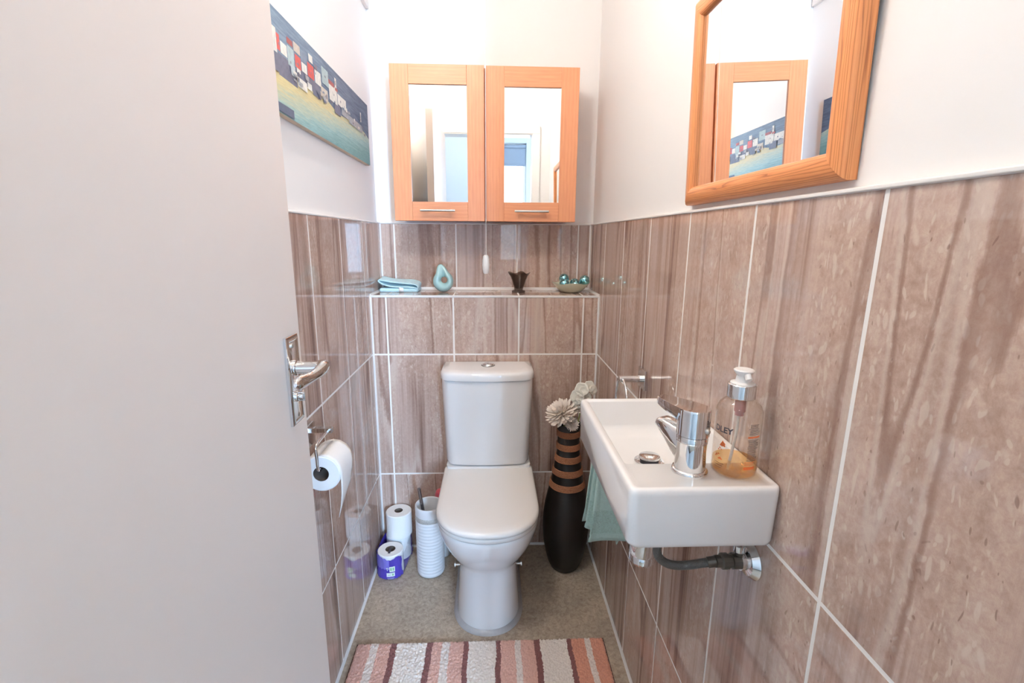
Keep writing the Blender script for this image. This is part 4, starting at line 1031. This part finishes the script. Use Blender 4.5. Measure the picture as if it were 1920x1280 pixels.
# ------------------------------------------------------------------ towel ring and towel
rgx, rgy, rgz = .3480, 1.2150, .9100
tr_ = thing('towel_ring', 'chrome towel ring on the tiled wall beyond the basin', 'towel ring', (XR, rgy, rgz))
MB().box((XR-.009, 1.188, .884), (XR+.0004, 1.246, .938)).build('wall_plate', CHROME, tr_, bevel=.001)
m_ = MB(); m_.tube([(XR-.006, rgy, rgz), (rgx-.010, rgy, rgz)], .0085, 20); m_.build('arm', CHROME, tr_)
RR = .062; ring_pts = []
for k in range(49):
    a = PI/2 + 2*PI*k/48; ring_pts.append((rgx + .002*math.cos(a), rgy + RR*math.cos(a), rgz - RR + RR*math.sin(a)))
MB().tube(ring_pts, .0036, 12, cap=False).build('ring', CHROME, tr_, smooth=60)
tw = thing('hand_towel', 'teal terry hand towel hanging from the ring below the basin', 'towel', (rgx, rgy, rgz-.17))
rows = []; NS, NT = 96, 30; zr = rgz - 2*RR + .010
for t in range(NT + 1):
    q = t/NT; e_q = q**.75; row = []
    zt = zr + (.455 - zr)*q
    for s_ in range(NS + 1):
        w = s_/NS; ph = w*5                               # five runs to and fro: a gathered towel
        tri = abs((ph % 2) - 1)                           # 1..0..1
        tri = .5 + .5*math.sin(PI*(tri - .5))
        half = .030 + .037*e_q
        x_ = (rgx - .018*q) + half*(1 - 2*tri)*(-1) - .004*math.sin(q*5)
        y_ = rgy + (-.5 + w)*(.075 + .05*e_q) + .008*math.sin(ph*PI + .6)*e_q + .004*math.sin(w*40 + q*3)*q
        z_ = zt - .006*math.sin(tri*PI)*q + .004*math.sin(w*23)*q
        row.append((min(x_, XR-.008), y_, z_))
    rows.append(row)
m_ = MB(); m_.loft(rows, False, False, 0, closed=False)
for fi in range(len(m_.f)):
    q = (fi // NS + .5)/NT
    if q > .93 or q < .72: m_.m[fi] = 1
m_.build('cloth', [TERRY, TERRYB], tw, solid=.005, smooth=70)
MB().tube([(.338, 1.150, .468), (.339, 1.149, .457), (.343, 1.149, .467)], .0013, 8, sub=5).build('hanging_loop', TERRYB, tw)

# ------------------------------------------------------------------ bath mat
MX0, MX1, MY0, MY1 = -.4320, .3560, .80, 1.2980
bm_ = thing('bath_mat', 'shaggy bath mat striped in pink, cream and brown on the floor', 'bath mat', ((MX0+MX1)/2, (MY0+MY1)/2, 0))
MB().box((MX0-.002, MY0, .0006), (MX1+.002, MY1+.001, .0055)).build('backing', BACKING, bm_, smooth=0)
m_ = MB(); nx, ny = 330, 190; vv = []; ff = []; uu = []; r8 = random.Random(3)
for j in range(ny + 1):
    for i in range(nx + 1):
        e = min(i, nx-i, j, ny-j); hgt = .0135 if e > 2 else (.004, .0085, .0120)[e]
        u_, v_ = i/nx, j/ny; jx, jy = (r8.uniform(-.0012, .0012), r8.uniform(-.0014, .0014)) if e else (r8.uniform(-.0015, .0015), r8.uniform(-.0015, .0015))
        vv.append((MX0 + (MX1-MX0)*u_ + jx, MY0 + (MY1-MY0)*v_ + jy, hgt + (r8.uniform(-.0030, .0022) if e else 0)))
for j in range(ny):
    for i in range(nx):
        a = j*(nx+1) + i; ff.append((a, a+1, a+nx+2, a+nx+1)); uu.append([(i/nx, j/ny), ((i+1)/nx, j/ny), ((i+1)/nx, (j+1)/ny), (i/nx, (j+1)/ny)])
m_.add(vv, ff, 0, uu)
pl = m_.build('pile', PILE, bm_, smooth=180, fixn=False)

# ------------------------------------------------------------------ lamps
def lamp(name, label, loc, m_lamp, r=.075):
    t = thing(name, label, 'lamp', loc)
    x, y, z = loc
    MB().lathe([(.045, HC-.0005), (.045, HC-.015), (.012, HC-.03)], (x, y, 0), 28).build('ceiling_rose', WHITEP, t)
    MB().tube([(x, y, HC-.03), (x, y, z+.17)], .004, 10).build('flex', WHITEP, t)
    MB().lathe([(.004, z), (.020, z+.020), (r*.75, z+.062), (r, z+.110), (r*.93, z+.150), (r*.4, z+.172), (.006, z+.176)], (x, y, 0), 32).build('lamp_shade', m_lamp, t)
    return t
lamp('ceiling_lamp', 'pointed white glass ceiling lamp reflected in the cabinet mirror', (-.268, .80, 2.166), LAMP)
lamp('hall_fill_lamp', 'unseen ceiling lamp added in the hall to fill the door side with light', (-.35, -.55, 2.10), HFILL, .11)  # unseen lamp added to throw warm fill light on the door side

# daylight: a bright overcast sky outside the hall window
W = bpy.data.worlds.new('sky'); SC.world = W; W.use_nodes = True
bgn = W.node_tree.nodes['Background']; bgn.inputs[0].default_value = (.46, .69, 1., 1); bgn.inputs[1].default_value = 150.
pl_ = bpy.data.lights.new('window_portal', 'AREA'); pl_.shape = 'RECTANGLE'; pl_.size = WX1-WX0; pl_.size_y = WZ1-WZ0; pl_.cycles.is_portal = True
po = bpy.data.objects.new('window_portal', pl_); COL.objects.link(po); po.location = ((WX0+WX1)/2, WY-.125, (WZ0+WZ1)/2); po.rotation_euler = (PI/2, 0, 0)

# ------------------------------------------------------------------ camera
cam = bpy.data.cameras.new('camera'); co = bpy.data.objects.new('camera', cam); COL.objects.link(co)
cam.sensor_width = 36; cam.sensor_fit = 'HORIZONTAL'; cam.lens = 893.5272/1920*36; cam.clip_start = .02
X_, Y_, Z_ = Vector((.999179, -.039868, .007144)), Vector((.001505, .212814, .977092)), Vector((-.040475, -.976279, .212699))
M = Matrix(((X_.x, Y_.x, Z_.x, 0), (X_.y, Y_.y, Z_.y, 0), (X_.z, Y_.z, Z_.z, 1.2776), (0, 0, 0, 1)))
co.matrix_world = M; SC.camera = co
SC.view_settings.view_transform = 'Standard'; SC.view_settings.look = 'None'; SC.view_settings.gamma = 1; SC.view_settings.use_curve_mapping = False
SC.view_settings.exposure = .50
c = SC.cycles; c.use_denoising = True; c.max_bounces = 14; c.diffuse_bounces = 6; c.glossy_bounces = 6; c.transparent_max_bounces = 16; c.caustics_reflective = False; c.caustics_refractive = False; c.sample_clamp_indirect = 8
